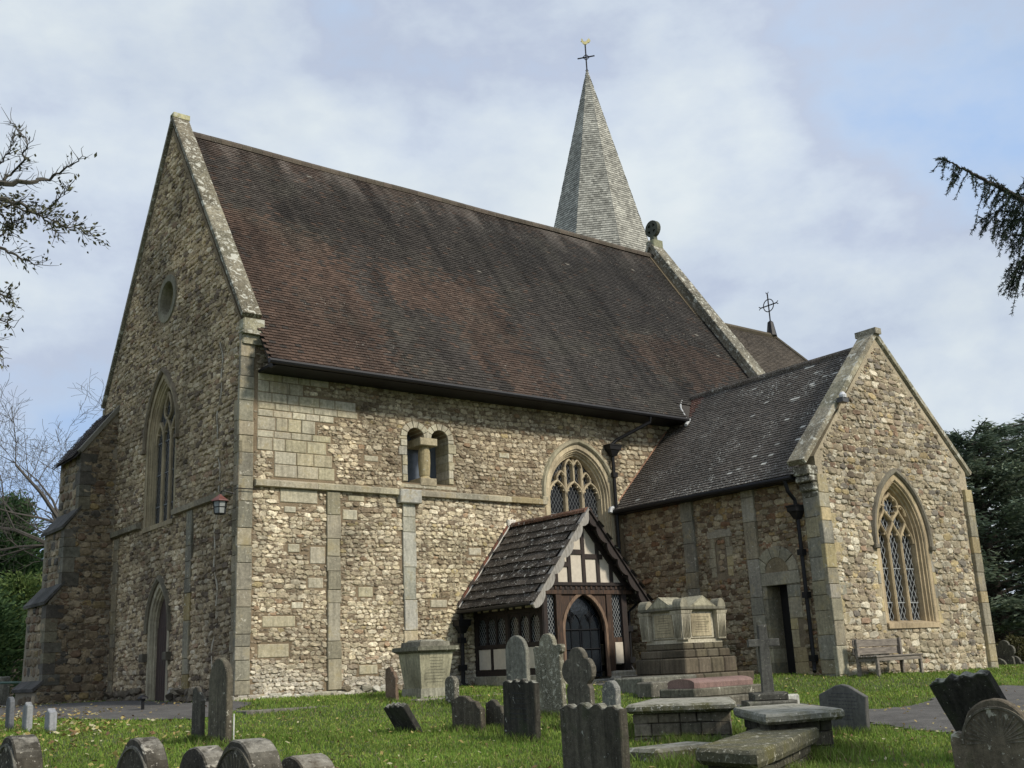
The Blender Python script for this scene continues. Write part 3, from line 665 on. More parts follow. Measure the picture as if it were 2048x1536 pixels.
# ---- transept
XA, XB = 11.65, 18.33
mt = MB(); wg = [(XA+.004, ZC+.01), (XB-.004, ZC+.01), (XB-.004, 5.05), (14.85, 8.42), (XA+.004, 5.0)]
prism(mt, FG, wg, -.5, 0, MORT_T, 1, holes=[hG])
hdoor = rect(-5.58, -.05, -4.94, 2.05)
hb = [(-3.76, 2.5), (-3.38, 2.5), (-3.38, 3.2)]+[(-3.57+.19*math.cos(t), 3.2+.19*math.sin(t)) for t in np.linspace(.3, math.pi-.3, 6)]+[(-3.76, 3.2)]
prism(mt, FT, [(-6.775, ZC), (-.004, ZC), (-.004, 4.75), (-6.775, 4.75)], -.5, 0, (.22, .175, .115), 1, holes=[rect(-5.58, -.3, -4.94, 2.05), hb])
prism(mt, Fr((XB, 0, 0), (0, 1, 0), (1, 0, 0)), [(-6.775, ZC), (-.004, ZC), (-.004, 4.75), (-6.775, 4.75)], -.5, 0, MORT_T, 1)
fbox(mt, FT, -5.7, -4.8, -.3, 2.2, -.9, -.55, (.012,)*3, 1)
rubble(mt, FG, [(XA, -.6), (XB, -.6), (XB, 5.0), (14.85, 8.33), (XA, 4.95)], [arch(14.86, 1.2, 3.0, 1.75, 12, .92), rect(11.5, -2, 11.9, 5.2), rect(18.04, -2, 18.5, 5.0)], TGAB, (.055, .10), (1.1, 2.4), .018, 0, 141)
rubble(mt, FG, [(XA, -.6), (XB, -.6), (XB, 5.0), (14.85, 8.33), (XA, 4.95)], [arch(14.86, 1.2, 3.0, 1.75, 12, .92), rect(11.5, -2, 11.93, 5.2), rect(18.02, -2, 18.5, 5.0)], TGAB, (.12, .20), (1.15, 2.4), .036, 0, 41, gap=.010,
       palfn=lambda s, z, c, g: c*(1+.4*np.array([noise.noise(Vector((a*.5, b*.5, 5))) for a, b in zip(s, z)])[:, None])*np.where((z > 4.6)[:, None], np.array([.88, .86, .86]), 1.0))
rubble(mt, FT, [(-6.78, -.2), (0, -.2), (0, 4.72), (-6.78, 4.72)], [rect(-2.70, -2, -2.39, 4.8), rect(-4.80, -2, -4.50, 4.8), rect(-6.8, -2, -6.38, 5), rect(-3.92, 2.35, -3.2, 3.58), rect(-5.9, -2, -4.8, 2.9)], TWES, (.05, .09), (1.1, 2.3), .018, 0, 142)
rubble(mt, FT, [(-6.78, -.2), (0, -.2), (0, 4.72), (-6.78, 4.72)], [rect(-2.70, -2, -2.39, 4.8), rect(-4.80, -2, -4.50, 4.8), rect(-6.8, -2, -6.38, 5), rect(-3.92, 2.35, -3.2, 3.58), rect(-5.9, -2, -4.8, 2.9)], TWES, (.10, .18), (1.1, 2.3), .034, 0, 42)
g = random.Random(9)
for (a, b, c_, d_) in [(-3.98, -3.16, 3.40, 3.62)]+[(a_, b_, z_, z_+.25) for z_ in (2.4, 2.65, 2.9, 3.15) for a_, b_ in ((-3.98+g.uniform(0, .1), -3.765), (-3.375, -3.18+g.uniform(-.08, .05)))]:
    fbox(mt, FT, a, b, c_+.004, d_-.004, -.2, .02, jit(g.choice([(.33, .29, .20), (.37, .30, .17), (.29, .26, .2)]), .12, g), 2, .01)
fbox(mt, FT, -3.8, -3.34, 2.3, 3.6, -.2, -.035, (.2, .16, .11), 2)
rubble(mt, Fr((11.65+.035, 0, 0), (0, 1, 0), (-1, 0, 0)), rect(-3.75, 2.5, -3.39, 3.4), [], TWES, (.10, .16), (1, 1.6), .03, 0, 143)
mt.build('transept_wall', [M_RUB, M_MORT, M_ASH], church)
# blocked window head, side door surround
m = MB(); g = random.Random(12)
z = -.15
while z < 2.04:
    h = min(g.uniform(.25, .5), 2.05-z)
    fbox(m, FT, -5.58-g.choice([.2, .38]), -5.572, z+.004, z+h-.004, -.5, .03, jit(g.choice(YEL), .14, g), 0, .01)
    fbox(m, FT, -4.948, -4.70+g.choice([0, .12]), z+.004, z+h-.004, -.5, .03, jit(g.choice(GREYA[:5]), .12, g), 0, .01); z += h
fbox(m, FT, -5.98, -4.66, 2.05, 2.36, -.5, .05, (.30, .275, .205), 0, .015)
for i in range(5):
    t0 = math.pi*i/5+.02; t1 = math.pi*(i+1)/5-.02
    prism(m, FT, [(-5.32+r_*math.cos(t), 2.36+r_*math.sin(t)) for r_, t in ((.36, t0), (.64, t0), (.64, (t0+t1)/2), (.64, t1), (.36, t1), (.36, (t0+t1)/2))], -.05, .04, jit((.31, .28, .2), .12, g), bev=.01)
prism(m, FT, [(-5.32+.36*math.cos(t), 2.36+.36*math.sin(t)) for t in np.linspace(0, math.pi, 10)], -.05, .02, (.26, .21, .13))
dfm = m.build('door_frame', M_ASH, church)
m = MB(); fbox(m, FT, -5.6, -4.92, -.3, 2.07, -.56, -.48, (.02,)*3); m.build('door', plain_mat('black_door', (.012, .011, .010), .6), dfm)
for s0, s1, z0, sd in ((-2.75, -2.34, 1.0, 21), (-4.84, -4.45, .0, 22)):
    m = MB(); strip(m, FT, s0, s1, z0, 4.55, .08, [(.28, .26, .20), (.32, .30, .235), (.29, .25, .17)], (.4, .95), .015, sd)
    if sd == 21: fbox(m, FT, s0-.08, s1+.1, z0, 1.95, -.04, .12, (.28, .265, .215), 0, .03)
    m.build('pilaster_strip', M_ASH, church)
m = MB()
strip(m, FG, XA-.06, XA+.32, -.4, 4.55, .06, YEL+GREYA[:3], (.3, .65), .012, 31, tooth=.0)
strip(m, FT, -6.80, -6.34, -.4, 4.5, .06, [(.28, .265, .205), (.24, .23, .18), (.33, .29, .19)], (.3, .65), .015, 32)
g = random.Random(5); z = -.3
while z < 4.6:
    h = g.uniform(.28, .5)
    if g.random() < .7: fbox(m, FG, XA+.33, XA+.33+g.uniform(.15, .38), z, z+h-.01, -.03, .022, jit(g.choice(YEL), .15, g), 0, .01)
    z += h
m.build('quoin_strip', M_ASH, church); m = MB()
strip(m, FG, XB-.30, XB+.05, -.5, 4.55, .10, YEL[:3]+GREYA[:2], (.3, .6), .008, 33)
m.build('quoin_strip', M_ASH, church)
# ---- copings
def coping(F, path, th, d0, d1, c, name='gable_coping', mat=None, seed=0, blk=1.0, under=.0):
    g = random.Random(seed); P = [path[0]]
    for a, b in zip(path[:-1], path[1:]):
        n = max(1, int(math.dist(a, b)/blk))
        P += [(a[0]+(b[0]-a[0])*i/n, a[1]+(b[1]-a[1])*i/n) for i in range(1, n+1)]
    m = MB(); sweep(m, F, P, [(under, d0), (-th+.02, d0), (-th, d0+.03), (-th, d1-.03), (-th+.02, d1), (0.0, d1), (.03, d1-.08), (under, d1-.08), (under, d0)], c, step=1, jc=.22, r=g)
    return m, m
m, _ = coping(FW, [(-.12, 8.53), (4.97, 15.85), (10.06, 8.53)], .12, -.42, .06, (.17, .15, .105), seed=1, under=.02)
fbox(m, FW, 4.84, 5.10, 15.9, 16.05, -.43, .06, (.36, .34, .2), 0, .02)
fbox(m, FW, -.16, .1, 8.22, 8.50, -.50, .02, (.30, .28, .19), 0, .03); fbox(m, FW, -.20, .1, 8.12, 8.22, -.50, .05, (.26, .245, .18), 0, .04); fbox(m, FW, -.10, .1, 7.9, 8.12, -.50, .0, (.28, .26, .18), 0, .03)
fbox(m, FW, 9.9, 10.1, 8.0, 8.5, -.50, .02, (.2, .18, .13), 0, .03)
m.build('gable_coping', M_COPE, church)
FE = Fr((19.38, 0, 0), (0, 1, 0), (1, 0, 0))
m, _ = coping(FE, [(-.5, 8.17), (4.97, 15.96), (10.4, 8.17)], .14, -.54, .04, (.15, .135, .10), seed=2, under=.02)
prism(m, FE, [(-.4, 7.75), (4.97, 15.35), (10.3, 7.75), (10.3, 8.2), (4.97, 15.93), (-.4, 8.2)], -.48, -.02, (.19, .165, .12))
m.build('gable_coping', M_COPE, church)
# the transept gable
m, _ = coping(FG, [(11.22, 4.78), (14.85, 8.47), (18.5, 4.98)], .13, -.44, .07, (.24, .215, .15), seed=3, under=.02)
box(m, 14.72, 14.98, -6.92, -6.28, 8.52, 8.68, (.22, .2, .15), 0, .0)
for i, (dx, z0, z1) in enumerate(((.36, 4.52, 4.76), (.30, 4.36, 4.52), (.18, 4.16, 4.36), (.08, 4.0, 4.16))): wbox(m, XA-dx, XA+.05, -6.82, -6.36, z0, z1-.006, jit((.13, .12, .09), .15), 0, .03)
m.build('gable_coping', M_COPE, church)
# ---- roofs
def tiles(mb, O, U, S, L, H, tw, g_, colfn, clip=None, mat=0, lift=.022, th=.014, sag=.0, seed=1, edge=None, rough=1):
    gg = np.random.default_rng(seed); O = np.array(O, float); U = np.array(U, float); S = np.array(S, float); Nn = np.cross(U, S); Nn = Nn/np.linalg.norm(Nn)
    if Nn[2] < 0: Nn = -Nn
    nrow = int(H/g_); ncol = int(L/tw)+1
    jj, ii = np.meshgrid(np.arange(ncol), np.arange(nrow)); jj = jj.ravel(); ii = ii.ravel()
    x0 = jj*tw+(ii % 2)*tw*.5+gg.uniform(-.003, .003, len(jj))-tw*.25; y0 = ii*g_
    ok = (x0 > -tw*.3) & (x0+tw < L+tw*.6)
    if clip is not None: ok &= clip(x0+tw/2, y0+g_/2)
    x0 = x0[ok]; y0 = y0[ok]; n = len(x0)
    col_ = colfn(x0+tw/2, y0/H, gg)
    sg = sag*(np.sin(x0*.9+1)*.5+np.sin(x0*.37+y0*.5)*.8+np.sin(y0*.8+x0*.21))
    l0 = lift+gg.uniform(0, .006*rough, n)+sg; tl = gg.normal(0, .0025*rough, n); yj = gg.normal(0, .004*rough, n)
    def pt(x, y, d): return O+x[:, None]*U+y[:, None]*S+d[:, None]*Nn
    a = x0+.002; b = x0+tw-.002
    if edge: e0, e1 = edge(y0); a = np.maximum(a, e0); b = np.maximum(np.minimum(b, e1), a+.002)
    yl = y0+yj; yu = y0+g_+.025
    z = sg+.001
    V = np.stack([pt(a, yl, l0+tl), pt(b, yl, l0-tl), pt(b, yu, z), pt(a, yu, z), pt(a, yl, l0+tl-th-.006), pt(b, yl, l0-tl-th-.006)], 1).reshape(-1, 3)
    base = (np.arange(n)*6)[:, None, None]
    F_ = (np.array([[0, 1, 2, 3], [4, 5, 1, 0]])[None]+base).reshape(-1, 4)
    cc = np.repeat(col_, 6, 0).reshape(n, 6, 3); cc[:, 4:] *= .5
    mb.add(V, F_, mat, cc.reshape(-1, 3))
def nz(x, y, s, o=0): return np.array([noise.fractal(Vector((a*s, b*s, o)), 1.0, 2.0, 4) for a, b in zip(x, y)])
PR = [[(0, .92), (.6, .67), (2.3, .63), (4.2, .55), (3.8, .34), (4.2, .12), (4, -.1), (0, -.1)], [(5, .51), (9.2, .53), (8.9, .22), (9.4, -.1), (7.4, -.1), (6.5, .3), (4.7, .34)], [(13.7, .42), (17.3, .4), (19.2, .32), (15.2, .11), (15.3, .18), (13.8, .22)], [(.3, 1.1), (19, 1.1), (19, .95), (10, .93), (.3, .90)]]
def colN(x, t, g):
    n = nz(x, t*10, .35, 1); w = nz(x, t*10, 1.3, 4)*.4
    xx = x+.45+w+g.normal(0, .28, len(x)); tt = t+w*.06+g.normal(0, .022, len(x))
    red = np.zeros(len(x))
    for i, p in enumerate(PR): red = np.maximum(red, pip(p, xx, tt)*(1.0 if i < 3 else .5))
    dk = pip([(4.2, .24), (6.4, .27), (7.1, .05), (4.4, .04)], xx, tt); red = np.where(dk, 0, red)
    k = g.random(len(x))
    red = np.where(k < .05, 1-red, red)
    base = np.array([.043, .038, .033])*(1+.35*n[:, None]); rd = np.array([.076, .050, .036])*(1+.25*n[:, None])
    red = red*.8; c = base*(1-red[:, None])+rd*red[:, None]; c = c*(1+np.clip(1-x/13, 0, 1)[:, None]*np.array([.13, .04, -.02])); sk = np.clip(nz(x, t*1.2, 1.7, 61)*2.2+nz(x, t*3, .5, 62), 0, 1)[:, None]; c = c*(1-.45*sk)
    gr = np.clip(nz(x, t*10, .6, 8)*1.5, 0, 1)[:, None]; c = c*(1-gr*.3)+np.array([.072, .068, .05])*gr*.3
    c *= g.uniform(.72, 1.3, (len(x), 1))
    st = np.clip((t-.84)*7, 0, 1)*np.clip(nz(x*1.0, t*2.0, 1.1, 13)*2.2+.15, 0, 1); c = c*(1-st[:, None]*.65)+np.array([.24, .21, .18])*st[:, None]*.65
    c = c*(1-.22*np.clip((x-7)/8, 0, 1))[:, None]; lt = g.random(len(x)) < .0008; c[lt] = np.array([.16, .145, .12]); return c
H_N = math.hypot(5.75, 8.19); SN = (0, 5.75/H_N, 8.19/H_N)
mr = MB()
mr.add([(.4, -.76, 7.36), (18.9, -.76, 7.36), (18.9, 4.97, 15.52), (.4, 4.97, 15.52), (.4, 10.70, 7.36), (18.9, 10.70, 7.36)], [(0, 1, 2, 3), (3, 2, 5, 4)], 0, (.05, .045, .04))
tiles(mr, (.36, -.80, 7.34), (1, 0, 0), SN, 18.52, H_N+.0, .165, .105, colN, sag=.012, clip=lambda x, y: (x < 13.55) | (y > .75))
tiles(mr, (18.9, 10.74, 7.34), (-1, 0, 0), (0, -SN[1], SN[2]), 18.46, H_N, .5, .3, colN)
g = random.Random(3); x = .42
while x < 18.85:                                   # ridge tiles
    e = x+.32; zz = 15.56+.012*math.sin(x); c = jit((.085, .068, .05), .25, g)
    P = [(x, 4.97+.15*math.cos(a), zz-.08+.17*math.sin(a)) for a in np.linspace(-.3, math.pi+.3, 7)]+[(e-.006, 4.97+.15*math.cos(a), zz-.08+.17*math.sin(a)) for a in np.linspace(-.3, math.pi+.3, 7)]
    mr.add(P, [(i, i+1, i+8, i+7) for i in range(6)]+[tuple(range(7)), tuple(range(7, 14))], 0, c); x = e
mr.build('nave_roof', M_TILE, church)
m = MB(); tube(m, [(.3, -.86, 7.33), (13.82, -.86, 7.31)], .065, 8, (.01,)*3); box(m, .42, 13.8, -.80, -.02, 7.26, 7.32, (.03, .025, .02))
V = [(.40, -.84, 7.22), (.40, -.02, 8.4), (.40, -.02, 8.25), (.40, -.70, 7.2), (.47, -.84, 7.22), (.47, -.02, 8.4), (.47, -.02, 8.25), (.47, -.70, 7.2)]
m.add(V, BOXF, 0, (.1, .09, .07)); m.build('gutter', M_IRON, church)
# transept roof
dzt, dxt = 3.68, 3.55; H_T = math.hypot(dxt, dzt); ST = (dxt/H_T, 0, dzt/H_T)
def colT(y, t, g):
    n = nz(y, t*5, .5, 21); c = np.array([.086, .072, .060])*(1+.35*n[:, None])*g.uniform(.75, 1.25, (len(y), 1))
    red = (y > 5.6+t*.0) & (t > .78); c = np.where(red[:, None], np.array([.135, .06, .04])*g.uniform(.8, 1.2, (len(y), 1)), c)
    p = np.clip(.035-y*.024+nz(y, t*5, 1.4, 31)*.2, .004, .32); lt = g.random(len(y)) < p; c[lt] = np.array([.46, .45, .40])*g.uniform(.4, 1.2, (lt.sum(), 1)); return c
mr = MB(); mr.add([(11.32, -6.4, 4.6), (11.32, .2, 4.6), (14.85, .2, 8.26), (14.85, -6.4, 8.26), (18.38, -6.4, 4.6), (18.38, .2, 4.6)], [(0, 1, 2, 3), (3, 2, 5, 4)], 0, (.05, .045, .04))
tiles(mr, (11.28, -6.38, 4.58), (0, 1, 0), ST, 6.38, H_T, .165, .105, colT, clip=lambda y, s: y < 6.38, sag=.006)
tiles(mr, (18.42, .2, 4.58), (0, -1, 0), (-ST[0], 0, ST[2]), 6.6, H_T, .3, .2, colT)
y = -6.3
while y < .35:
    c = jit((.075, .06, .045), .25, g); P = [(14.85+.13*math.cos(a), yy, 8.22+.14*math.sin(a)) for yy in (y, y+.3) for a in np.linspace(-.3, math.pi+.3, 7)]
    mr.add(P, [(i, i+1, i+8, i+7) for i in range(6)]+[tuple(range(7)), tuple(range(7, 14))], 0, c); y += .305
mr.build('transept_roof', M_TILE2, church)
m = MB(); tube(m, [(11.22, .0, 4.53), (11.22, -6.36, 4.50)], .06, 8, (.01,)*3); box(m, 11.28, 11.62, -6.34, 0, 4.46, 4.54, (.03,)*3); m.build('gutter', M_IRON, church)
m = MB(); tube(m, [(13.88, -.72, 7.40), (13.92, -.5, 7.75), (14.1, -.34, 7.95), (14.3, -.22, 8.12)], .035, 6, (.45,)*3); tube(m, [(13.6, -.95, 7.12), (13.95, -.80, 7.34)], .05, 6, (.5,)*3)
m.build('lead_flashing', plain_mat('pale_lead', (.42, .43, .42), .6, 0, .2), church); m = MB(); 
tube(m, [(11.3, -.04, 4.66), (11.16, -.06, 4.62), (11.12, -.08, 4.5)], .07, 6, (.6,)*3); m.build('lead_flashing', plain_mat('pale_lead', (.42, .43, .42), .6, 0, .2), church)
m = MB(); tube(m, [(11.36, -.03, 4.70), (13.7, -.03, 7.1)], .03, 5, (.3, .17, .11)); m.build('tile_fillet', M_MORT, church)
# chancel
mc = MB(); prism(mc, Fr((0, 1.0, 0), (1, 0, 0), (0, -1, 0)), rect(19.3, ZC, 29, 8.0), -7.9, 0, MORT_W, 0); mc.build('chancel_wall', M_MORT, church)
mr = MB(); HC = math.hypot(4.07, 5.4); SC = (0, 4.07/HC, 5.4/HC)
def colC(x, t, g): return np.array([.075, .062, .048])*g.uniform(.75, 1.3, (len(x), 1))*(1+.3*nz(x, t*6, .6, 41)[:, None])
mr.add([(19.3, .9, 7.9), (29.3, .9, 7.9), (25.9, 4.97, 13.28), (19.3, 4.97, 13.28), (29.3, 9.04, 7.9), (19.3, 9.04, 7.9)], [(0, 1, 2, 3), (1, 4, 2), (3, 2, 4, 5)], 0, (.06, .05, .04))
tiles(mr, (19.4, .88, 7.9), (1, 0, 0), SC, 10, HC, .165, .105, colC, clip=lambda x, y: x < 6.5+(1-y/HC)*3.4)
tube(mr, [(19.4, 4.97, 13.33), (25.95, 4.97, 13.33)], .13, 8, (.09, .075, .05)); tube(mr, [(25.9, 4.97, 13.33), (29.3, .9, 7.95)], .09, 7, (.08, .07, .05))
mr.build('chancel_roof', M_TILE, church)
m = MB(); zc = 13.45; XC = 25.75
lathe(m, XC, 4.97, [(.22, zc-.1), (.16, zc+.25), (.12, zc+.5), (.05, zc+.56)], 8, (.2, .2, .19))
tube(m, [(XC, 4.97, zc+.5), (XC, 4.97, zc+1.75)], .03, 5); tube(m, [(XC, 4.55, zc+1.25), (XC, 5.39, zc+1.25)], .028, 5); 
m2 = [(XC, 4.97+.27*math.cos(a), zc+1.25+.27*math.sin(a)) for a in np.linspace(0, 2*math.pi, 25)]; tube(m, m2, .022, 5, caps=False)
for dy, dz in ((.42, 0), (-.42, 0), (0, .5)):
    for q in (-1, 1):
        a = np.array([XC, 4.97+dy, zc+1.25+dz]); e = a+np.array([0, (.09*(1 if dy > 0 else -1)) if dy else .07*q, (.09 if dz else .07*q)]); tube(m, [a, e], .02, 4)
m.build('iron_cross', M_IRON, church)
# tower and spire
TX, TY, AP = 22.83, 12.0, 28.5
m = MB(); box(m, TX-3, TX+3, TY-2.9, TY+2.9, ZC, 15, MORT_W); m.build('tower', M_MORT, church)
ms = MB(); sl = .235; zb = 14.6; rb = sl*(AP-zb)
ang = [R(22.5+45*i) for i in range(8)]
cr = rb/math.cos(R(22.5))
ring = [(TX+cr*math.cos(a), TY+cr*math.sin(a), zb) for a in ang]
ms.add(ring+[(TX, TY, AP)], [(i, (i+1) % 8, 8) for i in range(8)], 0, (.12, .115, .09))
def colSp(x, t, g): return np.array([.40, .39, .335])*g.uniform(.62, 1.18, (len(x), 1))*(1+.25*nz(x, t*14, 1.0, 51)[:, None])
for i in range(8):
    a = np.array(ring[i]); b = np.array(ring[(i+1) % 8]); U = (b-a); Lf = np.linalg.norm(U); U /= Lf; mid = (a+b)/2; S = np.array([TX, TY, AP])-mid; Hf = np.linalg.norm(S); S /= Hf
    near = (mid[0]+mid[1]) < TX+TY
    tiles(ms, a, U, S, Lf, Hf, .15 if near else .5, .125 if near else .4, lambda x, t, g: colSp(x, t, g)*(.96 if i % 2 else 1), clip=lambda x, y: (x > y/Hf*Lf/2-.07) & (x < Lf-y/Hf*Lf/2+.07), lift=.026, th=.02, seed=60+i, edge=lambda y: (y/Hf*Lf/2-.012, Lf-y/Hf*Lf/2+.012))
sp = ms.build('spire', M_SHIN, church); AP = 27.85
m = MB(); lathe(m, TX, TY, [(.26, AP-.75), (.22, AP-.6), (.17, AP-.1), (.14, AP+.05), (.05, AP+.45)], 10, (.2,)*3); lathe(m, TX, TY, [(.19, AP-.2), (.21, AP-.16), (.19, AP-.1)], 10, (.1,)*3); m.build('spire_cap', M_LEAD, sp)
m = MB(); tube(m, [(TX, TY, AP+.35), (TX, TY, AP+2.0)], .035, 6); lathe(m, TX, TY, [(.02, AP+.5), (.08, AP+.57), (.02, AP+.64)], 8)
u = np.array([.75, -.66, 0])
c = np.array([TX, TY, AP+1.3]); tube(m, [c-u*.42-np.array([0, 0, .05]), c+u*.42+np.array([0, 0, .05])], .035, 5)
for sg in (1, -1):
    for s2 in (1, -1): tube(m, [c+u*.16*sg, c+np.array([0, 0, .16*s2])], .022, 4)
wv = m.build('weathervane', M_IRON, church)
FV = Fr((TX, TY, AP+2.0), u*.78, (.66, .75, 0))
cock = [(-0.24, 0.304), (-0.208, 0.216), (-0.272, 0.192), (-0.2, 0.16), (-0.144, 0.064), (-0.04, 0.0), (0.08, 0.0), (0.16, 0.08), (0.272, 0.096), (0.352, 0.192), (0.288, 0.288), (0.224, 0.32), (0.144, 0.24), (0.064, 0.16), (-0.04, 0.16), (-0.112, 0.208), (-0.136, 0.288), (-0.176, 0.344)]
m = MB(); prism(m, FV, cock, -.03, .03, (.9, .7, .2)); m.build('cockerel', M_GOLD, wv)
# stone wheel cross
m = MB(); X0, Y0, Z0 = 19.12, 4.97, 16.0
FX = Fr((X0, Y0, Z0), (0, 1, 0), (-1, 0, 0))
fbox(m, FX, -.22, .22, -.1, .2, -.25, .25, (.23, .23, .15), 0, .04)
prism(m, FX, [(-.12, .18), (.12, .18), (.09, .45), (-.09, .45)], -.1, .1, (.10, .105, .075))
cr_ = [(.34*math.cos(t), .72+.34*math.sin(t)) for t in np.linspace(0, 2*math.pi, 20, endpoint=False)]
hol = [[(.22*math.cos(t), .72+.22*math.sin(t)) for t in (q+.35, q+.6, q+.78, q+.97, q+1.22)]+[(.09*math.cos(q+.785), .72+.09*math.sin(q+.785))] for q in (0, math.pi/2, math.pi, 1.5*math.pi)]
prism(m, FX, cr_, -.09, .09, (.075, .08, .06), holes=hol)
m.build('stone_cross', stone_mat('dark_carved', lich=(.2, .2, .15), lth=.68, bump=.6), church)
# ---- buttress at the north-west corner
FB = Fr((0, 8.5, 0), (1, 0, 0), (0, -1, 0))
mb_ = MB(); prof = [(.0, ZC), (-1.84, ZC), (-1.84, .38), (-1.70, .52), (-1.66, 2.66), (-1.33, 3.06), (-1.33, 4.70), (-1.0, 5.14), (-1.0, 6.86), (.0, 8.18)]
prism(mb_, FB, prof, -2.05, 0, (.25, .215, .155), 1)
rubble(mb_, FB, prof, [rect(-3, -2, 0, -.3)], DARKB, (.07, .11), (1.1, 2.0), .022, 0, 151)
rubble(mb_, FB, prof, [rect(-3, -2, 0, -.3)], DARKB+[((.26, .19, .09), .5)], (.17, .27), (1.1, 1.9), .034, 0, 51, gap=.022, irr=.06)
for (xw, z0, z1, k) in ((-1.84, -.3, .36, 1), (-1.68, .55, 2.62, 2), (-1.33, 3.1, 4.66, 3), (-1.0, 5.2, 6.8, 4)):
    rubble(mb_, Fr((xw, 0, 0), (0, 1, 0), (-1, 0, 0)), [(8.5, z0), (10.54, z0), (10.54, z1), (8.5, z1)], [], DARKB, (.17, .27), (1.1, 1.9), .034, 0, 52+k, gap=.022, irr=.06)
g = random.Random(8)
for (xw, z0, z1) in ((-1.68, .5, 2.6), (-1.33, 3.1, 4.65), (-1.0, 5.2, 6.8)):
    z = z0
    while z < z1-.1:
        h = min(g.uniform(.25, .42), z1-z); w = g.choice([.28, .42]); box(mb_, xw-.03, xw+w, 8.46, 8.46+g.choice([.3, .45]), z, z+h-.015, jit(g.choice([(.13, .12, .09), (.10, .09, .07), (.17, .15, .1)]), .15, g), 0); z += h
for (xa, za, xb, zb) in ((-1.92, .34, -1.66, .56), (-1.76, 2.60, -1.28, 3.14), (-1.42, 4.64, -.95, 5.22)):
    y = 8.44
    while y < 10.6:
        e = min(y+g.uniform(.5, .8), 10.62)
        P = [(xa, y, za), (xa, e-.01, za), (xb, e-.01, zb), (xb, y, zb), (xa-.02, y, za+.08), (xa-.02, e-.01, za+.08), (xb, e-.01, zb+.10), (xb, y, zb+.10)]
        mb_.add(P, BOXF, 0, jit((.085, .08, .07), .2, g)); y = e
bt = mb_.build('buttress', [M_BUTT, M_MORT], church)
m = MB(); HB = math.hypot(1.22, 1.6); tiles(m, (-1.20, 8.62, 6.70), (0, 1, 0), (1.22/HB, 0, 1.6/HB), 2.15, HB+.1, .18, .14, lambda x, t, g: np.array([.06, .047, .04])*g.uniform(.7, 1.35, (len(x), 1)))
m.add([(-1.18, 8.45, 6.66), (-1.18, 10.75, 6.66), (.02, 10.75, 8.25), (.02, 8.45, 8.25)], [(0, 1, 2, 3)], 0, (.05, .04, .035))
P = [(-1.02, 8.42, 6.80), (.02, 8.42, 8.18), (.02, 8.42, 8.36), (-1.10, 8.42, 6.88), (-1.02, 8.64, 6.80), (.02, 8.64, 8.18), (.02, 8.64, 8.36), (-1.10, 8.64, 6.88)]; m.add(P, BOXF, 0, (.17, .155, .12))
m.build('buttress_roof', M_TILE, bt)
# ---- the timber porch
FP = Fr((0, -2.75, 0), (1, 0, 0), (0, -1, 0)); FQ = Fr((0, -3.04, 0), (1, 0, 0), (0, -1, 0)); FL = Fr((6.3, 0, 0), (0, 1, 0), (-1, 0, 0)); FRt = Fr((8.95, 0, 0), (0, 1, 0), (1, 0, 0))
pm = MB(); pb = .006
def pbx(F, a, b, c_, d_, d0=-.12, d1=.02, m=0): fbox(pm, F, a, b, c_, d_, d0, d1, (.1,)*3, m, pb)
for a, b in ((6.3, 6.43), (8.78, 8.95)): pbx(FP, a, b, .22, 2.06)
for a, b in ((6.68, 6.86), (8.27, 8.45)): pbx(FP, a, b, .22, 2.04, d1=.035, m=1)
hole = arch(7.56, .62, 1.15, .86, 12, .1)
prism(pm, FP, [(6.86, .1), (8.27, .1), (8.27, 2.03), (6.86, 2.03)], -.08, .0, (.1,)*3, 1, holes=[hole])
sweep(pm, FP, hole, [(.1, 0), (.1, .03), (.02, .03), (0, -.02), (0, -.08)], (.1,)*3, 2, step=40)
pbx(FP, 6.1, 9.15, 2.02, 2.12, d1=.05, m=1); pbx(FP, 6.15, 9.1, 2.12, 2.22, d1=.02); pbx(FP, 6.1, 9.15, 2.22, 2.30, d1=.06)
for a in np.arange(6.5, 8.9, .16): fbox(pm, FP, a, a+.06, 2.135, 2.205, .01, .045, (.1,)*3, 1, .01)
def gh(z): return (4.0-z)*1.75/2.13
for x, z1 in ((7.62, 3.8), (7.16, 3.25), (8.08, 3.25), (6.74, 2.8), (8.50, 2.8)): pbx(FP, x-.055, x+.055, 2.3, z1, d1=.03)
for a, b, z in ((7.0, 7.62, 3.02), (7.62, 8.24, 2.92), (6.6, 7.16, 2.72)): pbx(FP, a, b, z-.06, z+.06, d1=.028)
for sg in (1, -1):
    P = [(7.62, 3.95), (7.62+sg*1.5, 2.12), (7.62+sg*1.34, 2.12), (7.62, 3.72)]; prism(pm, FP, P, -.1, .05, (.1,)*3, 0)
    for k in range(7):      # rafters' underside behind the bargeboard
        z = 1.95+k*.28; pbx(FQ, 7.62+sg*gh(z)-.05, 7.62+sg*gh(z)+.05, z-.10, z-.04, -.3, -.02)
